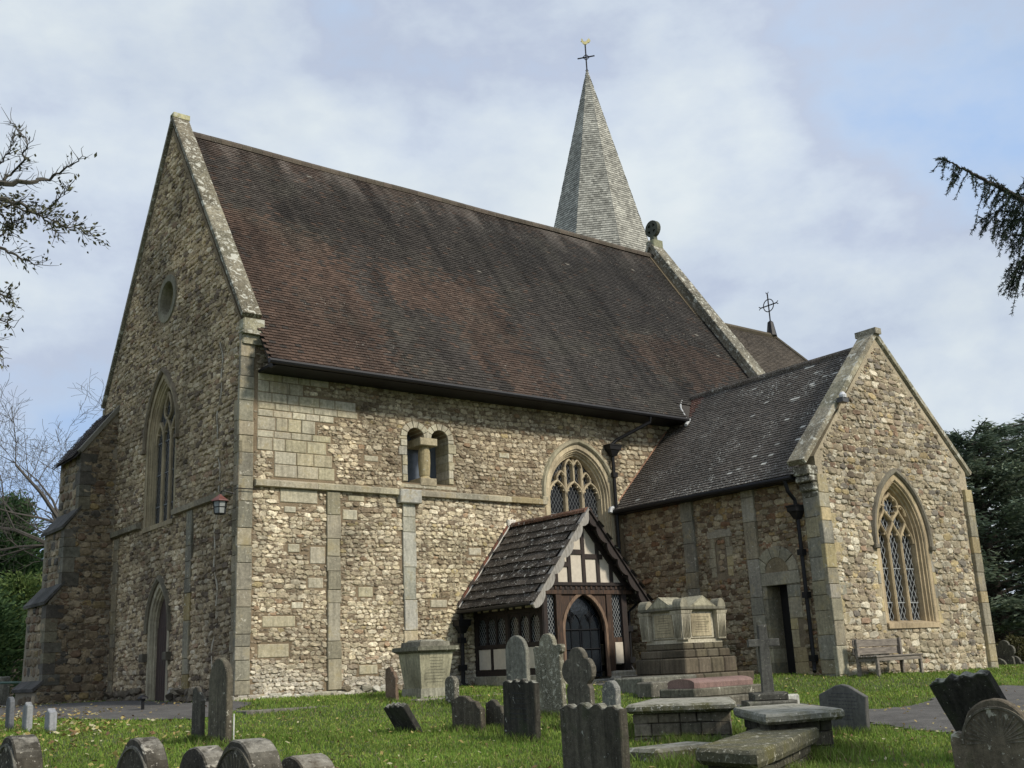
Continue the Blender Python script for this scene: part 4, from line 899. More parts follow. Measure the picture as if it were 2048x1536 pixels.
for F in (FL, FRt):
    for a, b in ((-.12, 0), (-1.42, -1.30), (-2.75, -2.62)): pbx(F, a, b, .22, 1.98)
    for a, b in ((-1.30, -.12), (-2.62, -1.42)):
        pbx(F, a, b, .22, .36); pbx(F, a, b, .86, .96); pbx(F, a, b, 1.64, 1.74); pbx(F, a, b, 1.90, 1.98); pbx(F, (a+b)/2-.04, (a+b)/2+.04, .36, .86); pbx(F, (a+b)/2-.05, (a+b)/2+.05, 1.74, 1.9); pbx(F, a+.2, a+.28, 1.74, 1.9); pbx(F, b-.28, b-.2, 1.74, 1.9)
        w = (b-a)/3
        for i in range(4): pbx(F, a+w*i-.025, a+w*i+.025, .96, 1.64, d1=.005)
        for i in range(3):
            cx = a+w*(i+.5); ar = [(cx+w/2, 1.64), (cx+w/2, 1.38)]+[(cx+(w/2-.02)*math.cos(t), 1.38+.2*math.sin(t)) for t in np.linspace(0, math.pi, 9)]+[(cx-w/2, 1.38), (cx-w/2, 1.64)]
            prism(pm, F, ar, -.06, -.01, (.1,)*3, 0)
porch = pm.build('porch', [M_TIMB, M_TIMR, wood_mat('pale_timber', (.09, .05, .03), (.24, .16, .10))], church, label='timber-framed gabled porch with white plaster panels and a stone-slate roof')
m = MB(); prism(m, FP, [(6.25, 2.2), (8.99, 2.2), (7.62, 3.9)], -.06, .0, (.6,)*3)
m.build('gable_infill', M_WHITE, porch)
for F, a, b, c_, d_ in [(FL, a, b, c2, d2) for a, b in ((-1.24, -.76), (-.66, -.16), (-2.58, -2.08), (-1.98, -1.46)) for c2, d2 in ((.37, .85), (1.75, 1.89))]+[(FP, 8.50, 8.75, .38, .88), (FP, 6.44, 6.66, .38, .88)]+[(FRt, a, b, .37, .85) for a, b in ((-1.24, -.16), (-2.58, -1.46))]:
    m = MB(); fbox(m, F, a, b, c_, d_, -.08, .0, (.6,)*3, 0, .006); m.build('plaster_panel', M_WHITE, porch)
for F, a, b in ((FL, -1.30, -.12), (FL, -2.62, -1.42), (FP, 6.43, 6.68), (FP, 8.45, 8.78)):
    z0, z1 = (.96, 1.64) if F is FL else (1.0, 2.02)
    m = MB(); fbox(m, F, a, b, z0, z1, -.1, -.07, (.02,)*3); pn = m.build('window', M_GLASS, porch)
    m = MB(); lattice(m, F, rect(a, z0, b, z1), .07, 1.6, .009, -.055, (.3,)*3); m.build('lead_lattice', M_CAME, pn)
for F in (FP,):
    pbx(F, 0, .01, 0, .01)
m = MB(); box(m, 8.45, 8.80, -2.72, -2.62, .88, 1.0, (.1,)*3); m.build('sill', M_TIMR, porch); m = MB(); box(m, 6.4, 6.7, -2.76, -2.62, .88, 1.0, (.1,)*3); m.build('sill', M_TIMR, porch)
for sg, cx in ((1, 7.56),):
    for x0, x1 in ((6.95, 7.56), (7.56, 8.17)):
        m = MB(); hp = [p for p in arch(7.56, .61, 1.15, .85, 12, .1)]
        half_ = [(max(x0, min(x1, a)), b) for a, b in hp]; prism(m, FP, half_, -.2, -.17, (.02,)*3); dr = m.build('door', M_GLASS, porch)
        m = MB(); xm = (x0+x1)/2
        for x in (x0+.03, xm, x1-.03): tube(m, [(x, -2.75+.155, .1), (x, -2.75+.155, 1.3 if x != xm else 1.7)], .016, 4)
        for z in (.22, .75, 1.2): tube(m, [(x0, -2.595, z), (x1, -2.595, z)], .016, 4)
        for k in (x0, xm): tube(m, [(p[0], -2.595, p[1]) for p in arch(k+.15, .15, 1.28, .28, 6)], .012, 4)
        for k in range(3):
            zc = .95+k*.0; tube(m, [(xm+.12*math.cos(t)*(1-k*.3), -2.59, 1.5+.12*math.sin(t)*(1-k*.3)) for t in np.linspace(0, 2*math.pi, 12)], .008, 4, caps=False)
        m.build('door_grille', M_IRON, dr)
for sg in (-1, 1):
    m = MB(); O1 = np.array([7.62, 4.06]); E1 = np.array([7.62+sg*1.88, 1.76]); d = E1-O1; L = np.linalg.norm(d); d /= L; nn = np.array([-d[1], d[0]]); nn = nn if nn[1] < 0 else -nn
    top = [tuple(O1+d*L*t) for t in (0, 1)]; bot = []
    K = 6
    for i in range(K*8, -1, -1):
        t = i/(K*8); w = .115+.10*abs(math.sin(math.pi*K*t))**.6
        bot.append(tuple(O1+d*L*t+nn*w))
    P = [p for p in top+bot if (p[0]-7.62)*sg >= -.001]; P = [(p[0] if abs(p[0]-7.62) > .01 or p[1] > 4 else 7.62, p[1]) for p in P]
    prism(m, FQ, P+[(7.62, 3.78)], -.03, .03, (.2,)*3)
    sweep(m, FQ, [tuple(E1), tuple(O1)] if sg < 0 else [tuple(O1), tuple(E1)], [(-.01, -.06), (-.01, .07), (.035, .07), (.035, .03)], (.25,)*3, step=3)
    m.build('bargeboard', M_BARGE if sg < 0 else M_TIMB, porch)
HP = math.hypot(1.80, 2.14); m = MB()
def colP(x, t, g):
    c = np.array([.058, .049, .040])*g.uniform(.55, 1.5, (len(x), 1)); return c
for sg in (-1, 1):
    m.add([(7.62+sg*1.8, .0, 1.86), (7.62+sg*1.8, -3.02, 1.86), (7.62, -3.02, 4.0), (7.62, 0, 4.0), (7.62+sg*1.8, 0, 1.80), (7.62+sg*1.8, -3.02, 1.80), (7.62, -3.02, 3.93), (7.62, 0, 3.93)], BOXF, 0, (.045, .04, .035))
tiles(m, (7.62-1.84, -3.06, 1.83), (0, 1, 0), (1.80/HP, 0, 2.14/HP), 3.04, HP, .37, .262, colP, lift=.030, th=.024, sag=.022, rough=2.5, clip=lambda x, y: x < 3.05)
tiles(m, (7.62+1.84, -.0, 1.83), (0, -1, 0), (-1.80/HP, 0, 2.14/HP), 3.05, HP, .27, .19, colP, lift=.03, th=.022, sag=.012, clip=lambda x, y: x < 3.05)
y = -3.06; g = random.Random(2)
while y < -.05: 
    P = [(7.62+.13*math.cos(a), yy, 3.97+.11*math.sin(a)) for yy in (y, y+.39) for a in np.linspace(-.2, math.pi+.2, 7)]; m.add(P, [(i, i+1, i+8, i+7) for i in range(6)]+[tuple(range(7)), tuple(range(7, 14))], 0, jit((.13, .07, .045), .25, g)); y += .4
m.build('porch_roof', M_SLAB, porch)
m = MB(); g = random.Random(6)
for i in range(11):
    t0 = i/11; t1 = (i+1)/11; a = np.array([5.80, -.0, 1.85]); b = np.array([7.60, 0, 4.04]); p = a+(b-a)*t0; q = a+(b-a)*t1
    c = (.17, .075, .05) if i % 2 else (.07, .055, .045); off = np.array([0, 0, .16])
    P = [p, q, q+off, p+off, p+(0, -.07, 0), q+(0, -.07, 0), q+off+(0, -.07, 0), p+off+(0, -.07, 0)]; m.add(P, BOXF, 0, jit(c, .15, g))
tube(m, [(5.80, -.08, 1.90), (7.60, -.08, 4.10)], .02, 5, (.55, .52, .45)); fbox(m, FS, 7.45, 7.72, 3.98, 4.16, -.02, .1, (.55, .52, .45), 0, .03)
m.build('verge_fillet', M_MORT, porch)
m = MB(); g = random.Random(14)
for a, b, F in ((-2.9, 0, FL), (-2.9, 0, FRt)):
    s = a
    while s < b:
        e = min(b, s+g.uniform(.3, .6)); fbox(m, F, s+.005, e-.005, -.6, .22, -.3, .06, jit((.36, .33, .25), .2, g), 0, .02); s = e
wbox(m, 8.30, 8.95, -2.95, -2.55, -.6, .22, (.36, .33, .26), 0, .04); wbox(m, 8.25, 9.15, -3.10, -2.70, -.6, .10, (.40, .37, .3), 0, .05); wbox(m, 6.3, 6.86, -2.90, -2.6, -.6, .22, (.34, .31, .24), 0, .03)
wbox(m, 6.8, 8.3, -3.0, -.3, -.6, .05, (.28, .27, .23), 0, .02)
m.build('stone_base', M_ASH, porch)
m = MB(); tube(m, [(5.74, -3.0, 1.80), (5.74, -.1, 1.78)], .05, 7); m.build('gutter', M_IRON, porch)
# ---- rainwater pipes
def pipe(pts, hop=None, collars=(), r=.052):
    m = MB(); tube(m, pts, r, 8)
    for (x, y, z) in collars: box(m, x-.085, x+.085, y-.07, y+.07, z-.07, z+.07, (.01,)*3)
    p = m.build('downpipe', M_IRON, church)
    if hop:
        x, y, z, w = hop; m = MB()
        V = [(x+a*w*k, y+b*.12*k, z+h) for h, k in ((-.28, .45), (-.12, .9), (-.10, 1.1), (.0, 1.15), (.02, 1.25), (.05, 1.25)) for a, b in ((-1, -1), (1, -1), (1, 1), (-1, 1))]
        m.add(V, [(i*4+j, i*4+(j+1) % 4, i*4+4+(j+1) % 4, i*4+4+j) for i in range(5) for j in range(4)]+[(0, 1, 2, 3), (20, 21, 22, 23)], 0, (.01,)*3); m.build('hopper_head', M_IRON, p)
pipe([(12.25, -.84, 7.28), (12.25, -.8, 7.1), (11.45, -.2, 6.62), (11.32, -.14, 6.5), (11.32, -.12, 6.2), (11.32, -.12, .0)], (11.32, -.14, 6.42, .19), [(11.32, -.12, 5.6), (11.32, -.12, 3.2), (11.32, -.12, 1.4)])
pipe([(5.75, -.2, 1.76), (5.80, -.18, 1.6), (5.80, -.16, .1), (5.84, -.3, -.02)], (5.80, -.18, 1.55, .16), [(5.80, -.16, .45), (5.80, -.16, 1.1)])
pipe([(9.46, -2.6, 1.8), (9.16, -2.6, 1.6), (9.12, -2.6, .3), (9.14, -2.7, .15)], None, [(9.12, -2.6, .45), (9.12, -2.6, 1.2)], .036)
pipe([(11.22, -6.15, 4.5), (11.3, -6.17, 4.2), (11.48, -6.2, 4.0), (11.52, -6.2, 3.7), (11.52, -6.2, .15), (11.40, -6.28, .0)], (11.5, -6.2, 3.82, .17), [(11.52, -6.2, 2.75), (11.52, -6.2, 1.75), (11.52, -6.2, .3)], .048)
# ================================================================ GROUND
CT = np.array([(0, 0, 0), (5, 0, 0), (10, -1, .02), (3, -2, -.02), (11.3, -5, -.03), (12.5, -7.6, -.15), (18, -7.5, -.2), (0, 5, 0), (-1.7, 9, 0), (-3, 0, -.12), (-4, -2.2, -.2), (-4.8, -2.5, -.25), (-3.2, -7, -.42), (-.3, -7.2, -.48), (.5, -7.9, -.55), (.2, -9.6, -.62), (2.5, -7.5, -.42), (3.9, -12.4, -.72), (2, -15.6, -.8), (2, -13, -.7), (-.8, -14.7, -.80), (-3, -10.3, -.68), (-5.3, -7.2, -.6), (1.35, -15, -.84), (7, -10.6, -.62), (5.4, -9.3, -.42), (-9.7, -22.5, -1.15), (-7, -14, -1.02), (-7, -17, -1.1), (0, -20, -1.1), (7.3, -4.2, -.04), (10, -9, -.45), (14, -12, -.62), (26, -8, -.4), (30, -1, -.5), (-15, -5, -.7), (-10, 5, -.1), (-8, 20, .15), (2, 30, .25), (15, 14, 0), (19, -1, -.1), (25, 5, -.2), (12, -16, -.8)])
def terr(x, y):
    x = np.asarray(x, float); y = np.asarray(y, float); sh = x.shape; x = x.ravel(); y = y.ravel(); num = np.zeros(len(x)); den = np.zeros(len(x))
    for a, b, c in CT:
        w = 1/((x-a)**2+(y-b)**2+1.6)**1.7; num += w*c; den += w
    z = num/den+.02*np.sin(x*1.1+.4*y)*np.cos(y*.9-.3*x)
    return z.reshape(sh)
def T1(x, y): return float(terr(np.array([x]), np.array([y]))[0])
def axis(a, b, st):
    L = list(np.arange(a, b, st)); k = st; 
    while L[-1] < 700: k *= 1.35; L.append(L[-1]+k)
    k = st
    while L[0] > -700: k *= 1.35; L.insert(0, L[0]-k)
    return np.array(L)
ax = axis(-16, 26, .4); ay = axis(-24, 12, .4); GX, GY = np.meshgrid(ax, ay); GZ = terr(GX, GY)
m = MB(); nx, ny = len(ax), len(ay); idx = np.arange(nx*ny).reshape(ny, nx)
m.add(np.stack([GX, GY, GZ], 2).reshape(-1, 3), np.stack([idx[:-1, :-1], idx[:-1, 1:], idx[1:, 1:], idx[1:, :-1]], 2).reshape(-1, 4), 0, (.05, .08, .02))
mg, t, b = newmat('turf'); P = N(t, 'ShaderNodeNewGeometry').outputs['Position']
r1 = ramp(t, [(.35, (.04, .065, .014)), (.5, (.065, .095, .02)), (.68, (.11, .10, .04))]); lk(t, noi(t, P, 1.7, 8, .7), r1.inputs[0]); lk(t, r1.outputs[0], b.inputs['Base Color']); b.inputs['Roughness'].default_value = 1
bp = N(t, 'ShaderNodeBump', inp={'Strength': .8, 'Distance': .04}); lk(t, noi(t, P, 30, 6), bp.inputs['Height']); lk(t, bp.outputs[0], b.inputs['Normal'])
structure(m.build('ground', mg, smooth=True))
PATHS = [[(6.9, -3.0), (8.3, -3.0), (8.1, -6), (7.4, -8.5), (7.2, -10.4), (8.2, -10.8), (10.6, -10.4), (20, -9.5), (40, -8), (40, -10.5), (20, -12), (9, -13.2), (6.4, -15.5), (6, -19), (4.2, -19), (4.1, -14.25), (5.0, -12.3), (5.2, -10), (6.2, -6)],
         [(-.1, -.1), (-.15, -1.2), (-1, -2.3), (-2.0, -2.9), (-3.0, -2.1), (-3.7, -.5), (-4.1, 2.15), (-5, 10), (-6, 30), (2, 30), (-1.7, 11), (-1.75, 8), (-.05, 8)]]
mp_, t, b = newmat('asphalt'); P = N(t, 'ShaderNodeNewGeometry').outputs['Position']
r1 = ramp(t, [(.35, (.055, .051, .045)), (.65, (.115, .108, .096))]); lk(t, noi(t, P, 2.2, 9, .75), r1.inputs[0]); r3 = ramp(t, [(.35, .6), (.65, 1.45)]); lk(t, noi(t, P, 55, 3, .7), r3.inputs[0]); lk(t, mixc(t, 1, r1.outputs[0], r3.outputs[0], 'MULTIPLY'), b.inputs['Base Color']); b.inputs['Roughness'].default_value = .95
bp = N(t, 'ShaderNodeBump', inp={'Strength': .7, 'Distance': .01}); lk(t, noi(t, P, 130, 3), bp.inputs['Height']); lk(t, bp.outputs[0], b.inputs['Normal'])
for pp in PATHS:
    A = np.array(pp); st_ = .14; xs = np.arange(A[:, 0].min(), A[:, 0].max(), st_); ys = np.arange(A[:, 1].min(), A[:, 1].max(), st_); X_, Y_ = np.meshgrid(xs, ys)
    ok = pip(pp, X_+.07, Y_+.07); X_ = X_[ok]; Y_ = Y_[ok]; n = len(X_)
    c = np.stack([np.stack([X_+a, Y_+b_], 1) for a, b_ in ((0, 0), (st_, 0), (st_, st_), (0, st_))], 1).reshape(-1, 2)
    zz = terr(c[:, 0], c[:, 1])+.022
    m = MB(); m.add(np.concatenate([c, zz[:, None]], 1), (np.arange(n)*4)[:, None]+np.arange(4)[None], 0, (.1,)*3)
    structure(m.build('path', mp_, smooth=True))
def onpath(x, y):
    r = np.zeros(x.shape, bool)
    for pp in PATHS: r |= pip(pp, x, y)
    return r
church_fp = [[(0, 0), (11.6, 0), (11.6, -6.8), (18.4, -6.8), (18.4, 0), (30, 0), (30, 12), (-1.8, 11), (-1.8, 8.4), (0, 8.4)], [(6.2, -2.9), (9, -2.9), (9, 0), (6.2, 0)]]
def scatter(n, x0, x1, y0, y1, seed, power=1.0, margin=1.15, dmax=60):
    g = np.random.default_rng(seed); x = g.uniform(x0, x1, n); y = g.uniform(y0, y1, n)
    z = terr(x, y); q = np.stack([x, y, z], 1)-CAM; d = q@fwd; u = (q@rgt)/np.maximum(d, .1)*FPX/1024; v = -(q@upv)/np.maximum(d, .1)*FPX/768
    ok = (d > 3) & (d < dmax) & (np.abs(u) < margin) & (v < 1.35) & (g.random(n) < np.clip((14/np.maximum(d, 1))**power, 0, 1))
    for f in church_fp: ok &= ~pip(f, x, y)
    return x[ok], y[ok], z[ok], d[ok], g
def blades(name, x, y, z, h, w, cols_, g, label=None):
    n = len(x); an = g.uniform(0, 2*np.pi, n); dx = np.cos(an)*w; dy = np.sin(an)*w; lx = g.normal(0, .45, n)*h; ly = g.normal(0, .45, n)*h
    V = np.stack([np.stack([x-dx, y-dy, z-.01], 1), np.stack([x+dx, y+dy, z-.01], 1), np.stack([x+lx*.4+dx*.6, y+ly*.4+dy*.6, z+h*.6], 1), np.stack([x+lx*.4-dx*.6, y+ly*.4-dy*.6, z+h*.6], 1), np.stack([x+lx, y+ly, z+h], 1)], 1).reshape(-1, 3)
    b_ = (np.arange(n)*5)[:, None]; m = MB(); cc = np.repeat(cols_, 5, 0)
    nn = m.n; m.add(V, b_+np.array([[0, 1, 2, 3]]), 0, cc); m.F[3] = [b_+np.array([[3, 2, 4]])]; m.M[3] = [np.zeros(n, int)]
    o = m.build(name, M_GRASS); tag(o, label, 'grass', kind='stuff'); return o
x, y, z, d, g = scatter(1500000, -14, 30, -20, 12, 5, 1.6)
ok = ~onpath(x+g.normal(0, .05, len(x)), y+g.normal(0, .05, len(x))); x, y, z, d = x[ok], y[ok], z[ok], d[ok]
nn_ = np.array([noise.fractal(Vector((a*.5, b*.5, 0)), 1, 2, 4) for a, b in zip(x[::8], y[::8])]).repeat(8)[:len(x)]
n = len(x); mixv = np.clip(.5+nn_*1.1+g.normal(0, .22, n), 0, 1)[:, None]
gc = (np.array([.135, .23, .032])*(1-mixv)+np.array([.30, .35, .075])*mixv)*.98*g.uniform(.7, 1.3, (n, 1)); n2 = np.array([noise.fractal(Vector((a*.9, b*.9, 5)), 1, 2, 4) for a, b in zip(x[::8], y[::8])]).repeat(8)[:n]; dry = g.random(n) < np.clip(.04+.6*(n2-.22), .03, .45); gc[dry] = (.2, .17, .08)
blades('grass', x, y, z, g.uniform(.025, .06, n)*(.7+1.3*np.clip(.6-mixv[:, 0], 0, 1)), .004+.00035*d, gc, g, 'short green churchyard grass growing round the graves')
TALL = []     # longer tufts at the foot of stones, filled by the graves below
# ================================================================ GRAVES
def outline(kind, w, h, g):
    a = w/2; b = -.35
    if kind == 'round': return [(a, b), (a, h-a*.75)]+[(a*math.cos(t), h-a*.75+a*.75*math.sin(t)) for t in np.linspace(.15, math.pi-.15, 19)]+[(-a, h-a*.75), (-a, b)]
    if kind == 'gothic': return arch(0, a, h-a*1.05, a*1.05, 7, b)
    if kind == 'point': return [(a, b), (a, h-a*.45), (a*.3, h-.03), (0, h), (-a*.3, h-.03), (-a, h-a*.45), (-a, b)]
    if kind == 'shoulder':      # round centre rising between small shoulders
        r = a*.66; return [(a, b), (a, h-r-.07), (a*.97, h-r-.02), (a*.86, h-r), (r+.02, h-r-.01)]+[(r*math.cos(t), h-r+r*math.sin(t)) for t in np.linspace(.1, math.pi-.1, 21)]+[(-r-.02, h-r-.01), (-a*.86, h-r), (-a*.97, h-r-.02), (-a, h-r-.07), (-a, b)]
    if kind == 'bump':          # shoulders with raised discs
        r = a*.55; P = [(a*.9, b), (a*.95, h-.36), (a*1.1, h-.33), (a*1.16, h-.27), (a*1.1, h-.21), (a*.9, h-.2), (a*.72, h-.22)]+[(r*math.cos(t), h-r+r*math.sin(t)) for t in np.linspace(.0, math.pi, 11)]
        return P+[(-a*.72, h-.22), (-a*.9, h-.2), (-a*1.05, h-.25), (-a, h-.35), (-a*.9, b)]
    if kind == 'trefoil':
        r = a*.55; R2 = a*.52
        P = [(a*.80, b), (a*.80, h-.62), (a*.66, h-.56)]+[(a*.52+R2*math.cos(t), h-.36+R2*math.sin(t)*1.05) for t in np.linspace(-.9, 1.75, 8)]
        P += [(r*math.cos(t), h-r+r*math.sin(t)) for t in np.linspace(.1, math.pi-.1, 9)]
        return P+[(-x_, z_) for x_, z_ in reversed(P[:11])]
    if kind == 'wave' or kind == 'wave3':
        n = 28; P = [(a, b), (a*1.0, h-.07)]
        for i in range(n+1):
            t = i/n; x_ = a*(1-2*t); k = (1-abs(2*t-1)); P.append((x_, h-.05+.024*math.cos(t*math.pi*(8 if kind == 'wave3' else 6)+math.pi)*(1 if k > .3 else .6)+.02*k+g.uniform(-.006, .006)))
        return P+[(-a, h-.07), (-a, b)]
    if kind == 'broken':
        k = min(1, h/.5); return [(a, b), (a*.96, h-.22*k), (a*.8, h-.19*k), (a*.6, h-.10*k), (a*.3, h-.09*k), (a*.05, h-.02*k), (-a*.3, h), (-a*.62, h-.035*k), (-a*.86, h-.05*k), (-a, b)]
    return rect(-a, b, a, h)
FH = Fr((0, 0, 0), (1, 0, 0), (0, -1, 0))
def headstone(u, vt, dep, w, th, kind, mat, c, label, rz=-90, lean=0, back=0, vb=None, extra=None, tall=1.0, name='headstone', group='headstones in the churchyard', taper=0):
    g = random.Random(int(u*7+vt)); p = pD(u, vb if vb else vt+60, dep); x, y = p[0], p[1]
    # keep the stone on the ray of its column even though the ground decides its height
    for _ in range(4):
        zt = T1(x, y); d2 = dep; r_ = CAM+ray(u, 768)*dep; q = zt
        v_ = 768
        lo, hi = 900., 2400.
        for _i in range(30):
            mid = (lo+hi)/2; pp = pD(u, mid, dep)
            if pp[2] > zt: lo = mid
            else: hi = mid
        pp = pD(u, lo, dep); x, y = pp[0], pp[1]
    zt = T1(x, y); ztop = pD(u, vt, dep)[2]; h = (ztop-zt)/math.cos(R(lean))/math.cos(R(back))
    P = outline(kind, w, h, g)
    if taper: P = [(a*(1-taper*(1-max(0, min(1, b/h)))), b) for a, b in P]
    # densify sides and roughen slightly
    Q = []
    for i in range(len(P)):
        a = np.array(P[i]); b = np.array(P[(i+1) % len(P)]); k = max(1, int(np.linalg.norm(b-a)/.14))
        for j in range(k): q = a+(b-a)*j/k; Q.append((q[0]+g.uniform(-.004, .004), q[1]+g.uniform(-.004, .004)))
    o = MB(); prism(o, FH, Q, -th/2, th/2, jit(c, .1, g), bev=.012)
    ob = o.build(name, mat); tag(ob, label, 'headstone', group)
    ob.matrix_basis = Matrix.Translation((x, y, zt)) @ Matrix.Rotation(R(rz), 4, 'Z') @ Matrix.Rotation(R(back), 4, 'X') @ Matrix.Rotation(R(-lean), 4, 'Y')
    if extra: extra(ob, w, h, th)
    TALL.append((x, y, w, tall))
    return ob
def carve_fan(ob, w, h, th):
    m = MB(); r = w*.33; cz = h-r-.09
    for k in range(19):
        a = math.pi*k/18; p = np.array([math.cos(a), 0, math.sin(a)])
        tube(m, [np.array([0, -th/2+.003, cz])+p*r*.22, np.array([0, -th/2+.002, cz])+p*r*.98], [.004, .011], 5, (.13, .115, .085))
    tube(m, [(r*1.1*math.cos(t), -th/2, cz+r*1.1*math.sin(t)) for t in np.linspace(0, math.pi, 18)], .014, 5, (.13, .115, .085))
    m.build('carving', M_HGREY, ob, local=True)
def carve_arc(ob, w, h, th):
    m = MB(); r = w*.38; cz = h-r-.07
    tube(m, [(r*math.cos(t), -th/2, cz+r*math.sin(t)) for t in np.linspace(-.1, math.pi+.1, 20)], .016, 5, (.17, .16, .13))
    for i in range(3): tube(m, [(-.12+.05*i, -th/2, cz-.02+.06*i), (-.02+.05*i, -th/2-.006, cz+.05+.04*i), (.1+.03*i, -th/2, cz+.04-.03*i)], [.006, .018, .006], 5, (.17, .16, .13))
    m.build('carving', M_HGREY, ob, local=True)
def lines(ob, w, h, th, z0=.45, z1=.8, n=7, cc=(.1,)*3):
    m = MB(); g = random.Random(int(w*1000+h*77))
    for i in range(n):
        z = h*(z1-(z1-z0)*i/(n-1)); l = w*g.uniform(.18, .32); x = -l
        while x < l: e = x+g.uniform(.02, .05); box(m, x, e, -th/2-.003, -th/2+.003, z, z+.014, cc); x = e+.012
    m.build('inscription', M_SLATE, ob, local=True)
DK = (.075, .068, .052); GR = (.17, .165, .13); LG = (.21, .205, .165)
headstone(439, 1315, 15.5, .66, .10, 'gothic', M_HGREY, (.115, .10, .072), 'tall pointed dark grey headstone standing before the west corner of the church', vb=1480, lean=-.5)
headstone(395, 1372, 15.95, .38, .07, 'broken', M_HGREY, (.10, .09, .07), 'narrow jagged stone half hidden behind the tall pointed headstone', vb=1465)
headstone(18, 1394, 18, .27, .08, 'round', M_SLATE, (.14, .145, .15), 'small round-topped slate marker at the far left, first of the row of three', vb=1455, lean=4, group='small modern grave markers', name='grave_marker', tall=.4)
headstone(53, 1404, 17.6, .27, .10, 'point', M_SLATE, (.25, .255, .255), 'small grey marker with a pitched top, middle of the row of three', vb=1462, group='small modern grave markers', name='grave_marker', tall=.4)
headstone(100, 1417, 17.2, .27, .12, 'point', M_SLATE, (.30, .31, .32), 'small pale marker with a pitched top, nearest of the row of three', vb=1468, group='small modern grave markers', name='grave_marker', tall=.4)
headstone(822, 1404, 17, .62, .10, 'wave3', M_HDARK, (.055, .052, .045), 'low dark headstone leaning hard to the left on its own in the lawn', vb=1465, back=32, lean=3, tall=.6)
headstone(938, 1391, 17, .90, .10, 'broken', M_HGREY, (.10, .085, .06), 'worn low headstone with a broken top, left of the small stone', vb=1470, lean=2, taper=.12)
headstone(994, 1399, 16.9, .52, .09, 'broken', M_HGREY, (.085, .075, .055), 'small worn headstone squeezed between the broken one and the dark wavy one', vb=1475)
headstone(1045, 1356, 15.5, .76, .10, 'wave3', M_HDARK, (.06, .055, .042), 'dark wavy-topped headstone in front of the porch side wall', vb=1482, lean=-1.5, extra=lambda o, w, h, t: lines(o, w, h, t, .35, .75, 6, (.04,)*3))
headstone(1040, 1269, 19.6, .62, .09, 'gothic', M_HGREY, (.22, .215, .175), 'smooth grey round-headed stone close to the porch windows', tall=.4)
headstone(1107, 1265, 18.5, .72, .10, 'bump', M_HLICH, (.19, .175, .125), 'tall lichen-spotted headstone with ear-like shoulders before the porch door', vb=1430, lean=2)
headstone(1166, 1293, 16.6, .70, .10, 'trefoil', M_HGREY, (.115, .105, .078), 'trefoil-shaped mossy headstone in front of the porch door', lean=1)
headstone(1224, 1361, 17.4, .34, .12, 'gothic', M_HLICH, (.2, .2, .18), 'small white-streaked stone just right of the trefoil headstone', lean=-4)
headstone(1195, 1404, 10.8, .92, .11, 'wave3', M_HDARK, (.095, .085, .062), 'largest wavy-topped headstone, cut off by the bottom edge near the middle', lean=-1.0, back=1)
headstone(1692, 1368, 15.5, .72, .10, 'point', M_SLATE, (.12, .116, .105), 'dark slate headstone standing between the flat tombs and the path', vb=1465, lean=-3, rz=-80, extra=lambda o, w, h, t: lines(o, w, h, t, .3, .8, 8, (.07,)*3))
headstone(2014, 1342, 12, .76, .11, 'wave3', M_HDARK, (.045, .042, .035), 'black wavy-topped headstone leaning left beside the right-hand path', vb=1480, lean=9, back=27)
headstone(2032, 1398, 8.2, .72, .12, 'shoulder', M_HGREY, (.12, .10, .07), 'brown round-topped headstone with a carved fan at the bottom right corner', extra=carve_fan, rz=-75, lean=2)
headstone(22, 1474, 8.2, .98, .20, 'shoulder', M_HCARV, (.07, .062, .046), 'scroll-shouldered headstone cut off at the bottom left corner', extra=carve_arc)
headstone(277, 1478, 8.0, 1.02, .17, 'shoulder', M_HCARV, (.07, .062, .046), 'round-topped headstone with a carved relief and moulded rim at the lower left', extra=carve_arc)
headstone(404, 1497, 8.4, .62, .20, 'round', M_HCARV, (.09, .08, .06), 'low round headstone partly hidden by the fan-carved one', extra=None)
headstone(496, 1482, 7.7, 1.02, .24, 'shoulder', M_HCARV, (.07, .063, .048), 'round-topped headstone carved with a fan of radiating ribs at the lower left', extra=carve_fan)
headstone(612, 1514, 8.2, .50, .28, 'round', M_HCARV, (.10, .085, .06), 'barely visible rounded brown headstone right of the fan-carved one', extra=None)
headstone(784, 1333, 21.6, .42, .08, 'broken', M_HGREY, (.16, .11, .075), 'small reddish headstone close beside the flared chest tomb', vb=1388, tall=.3)
headstone(905, 1352, 21.0, .34, .12, 'round', M_HLICH, (.12, .11, .085), 'small white-blotched stone at the foot of the drainpipe left of the porch', vb=1388, tall=.3)
for u, vt, k, l in ((2016, 1280, 'trefoil', 'far trefoil-topped headstone in the shade of the cedar'), (2046, 1323, 'round', 'pale far headstone at the right edge of the photo'), (1996, 1316, 'round', 'small dark far headstone behind the transept corner'), (2032, 1312, 'shoulder', 'low brown far headstone before the cedar')):
    headstone(u, vt, 38, .7, .12, k, M_HGREY, (.13, .125, .1), l, tall=.0, group='far headstones under the cedar')
# ---- tomb helper: tapered box with mouldings, object axes as the church
def tbox(m, cx, cy, w0, l0, w1, l1, z0, z1, c, mat=0):
    V = [(cx+sx*w/2, cy+sy*l/2, z) for z, w, l in ((z0, w0, l0), (z1, w1, l1)) for sx, sy in ((-1, -1), (1, -1), (1, 1), (-1, 1))]
    m.add(V, [(0, 3, 2, 1), (4, 5, 6, 7), (0, 1, 5, 4), (1, 2, 6, 5), (2, 3, 7, 6), (3, 0, 4, 7)], mat, c)
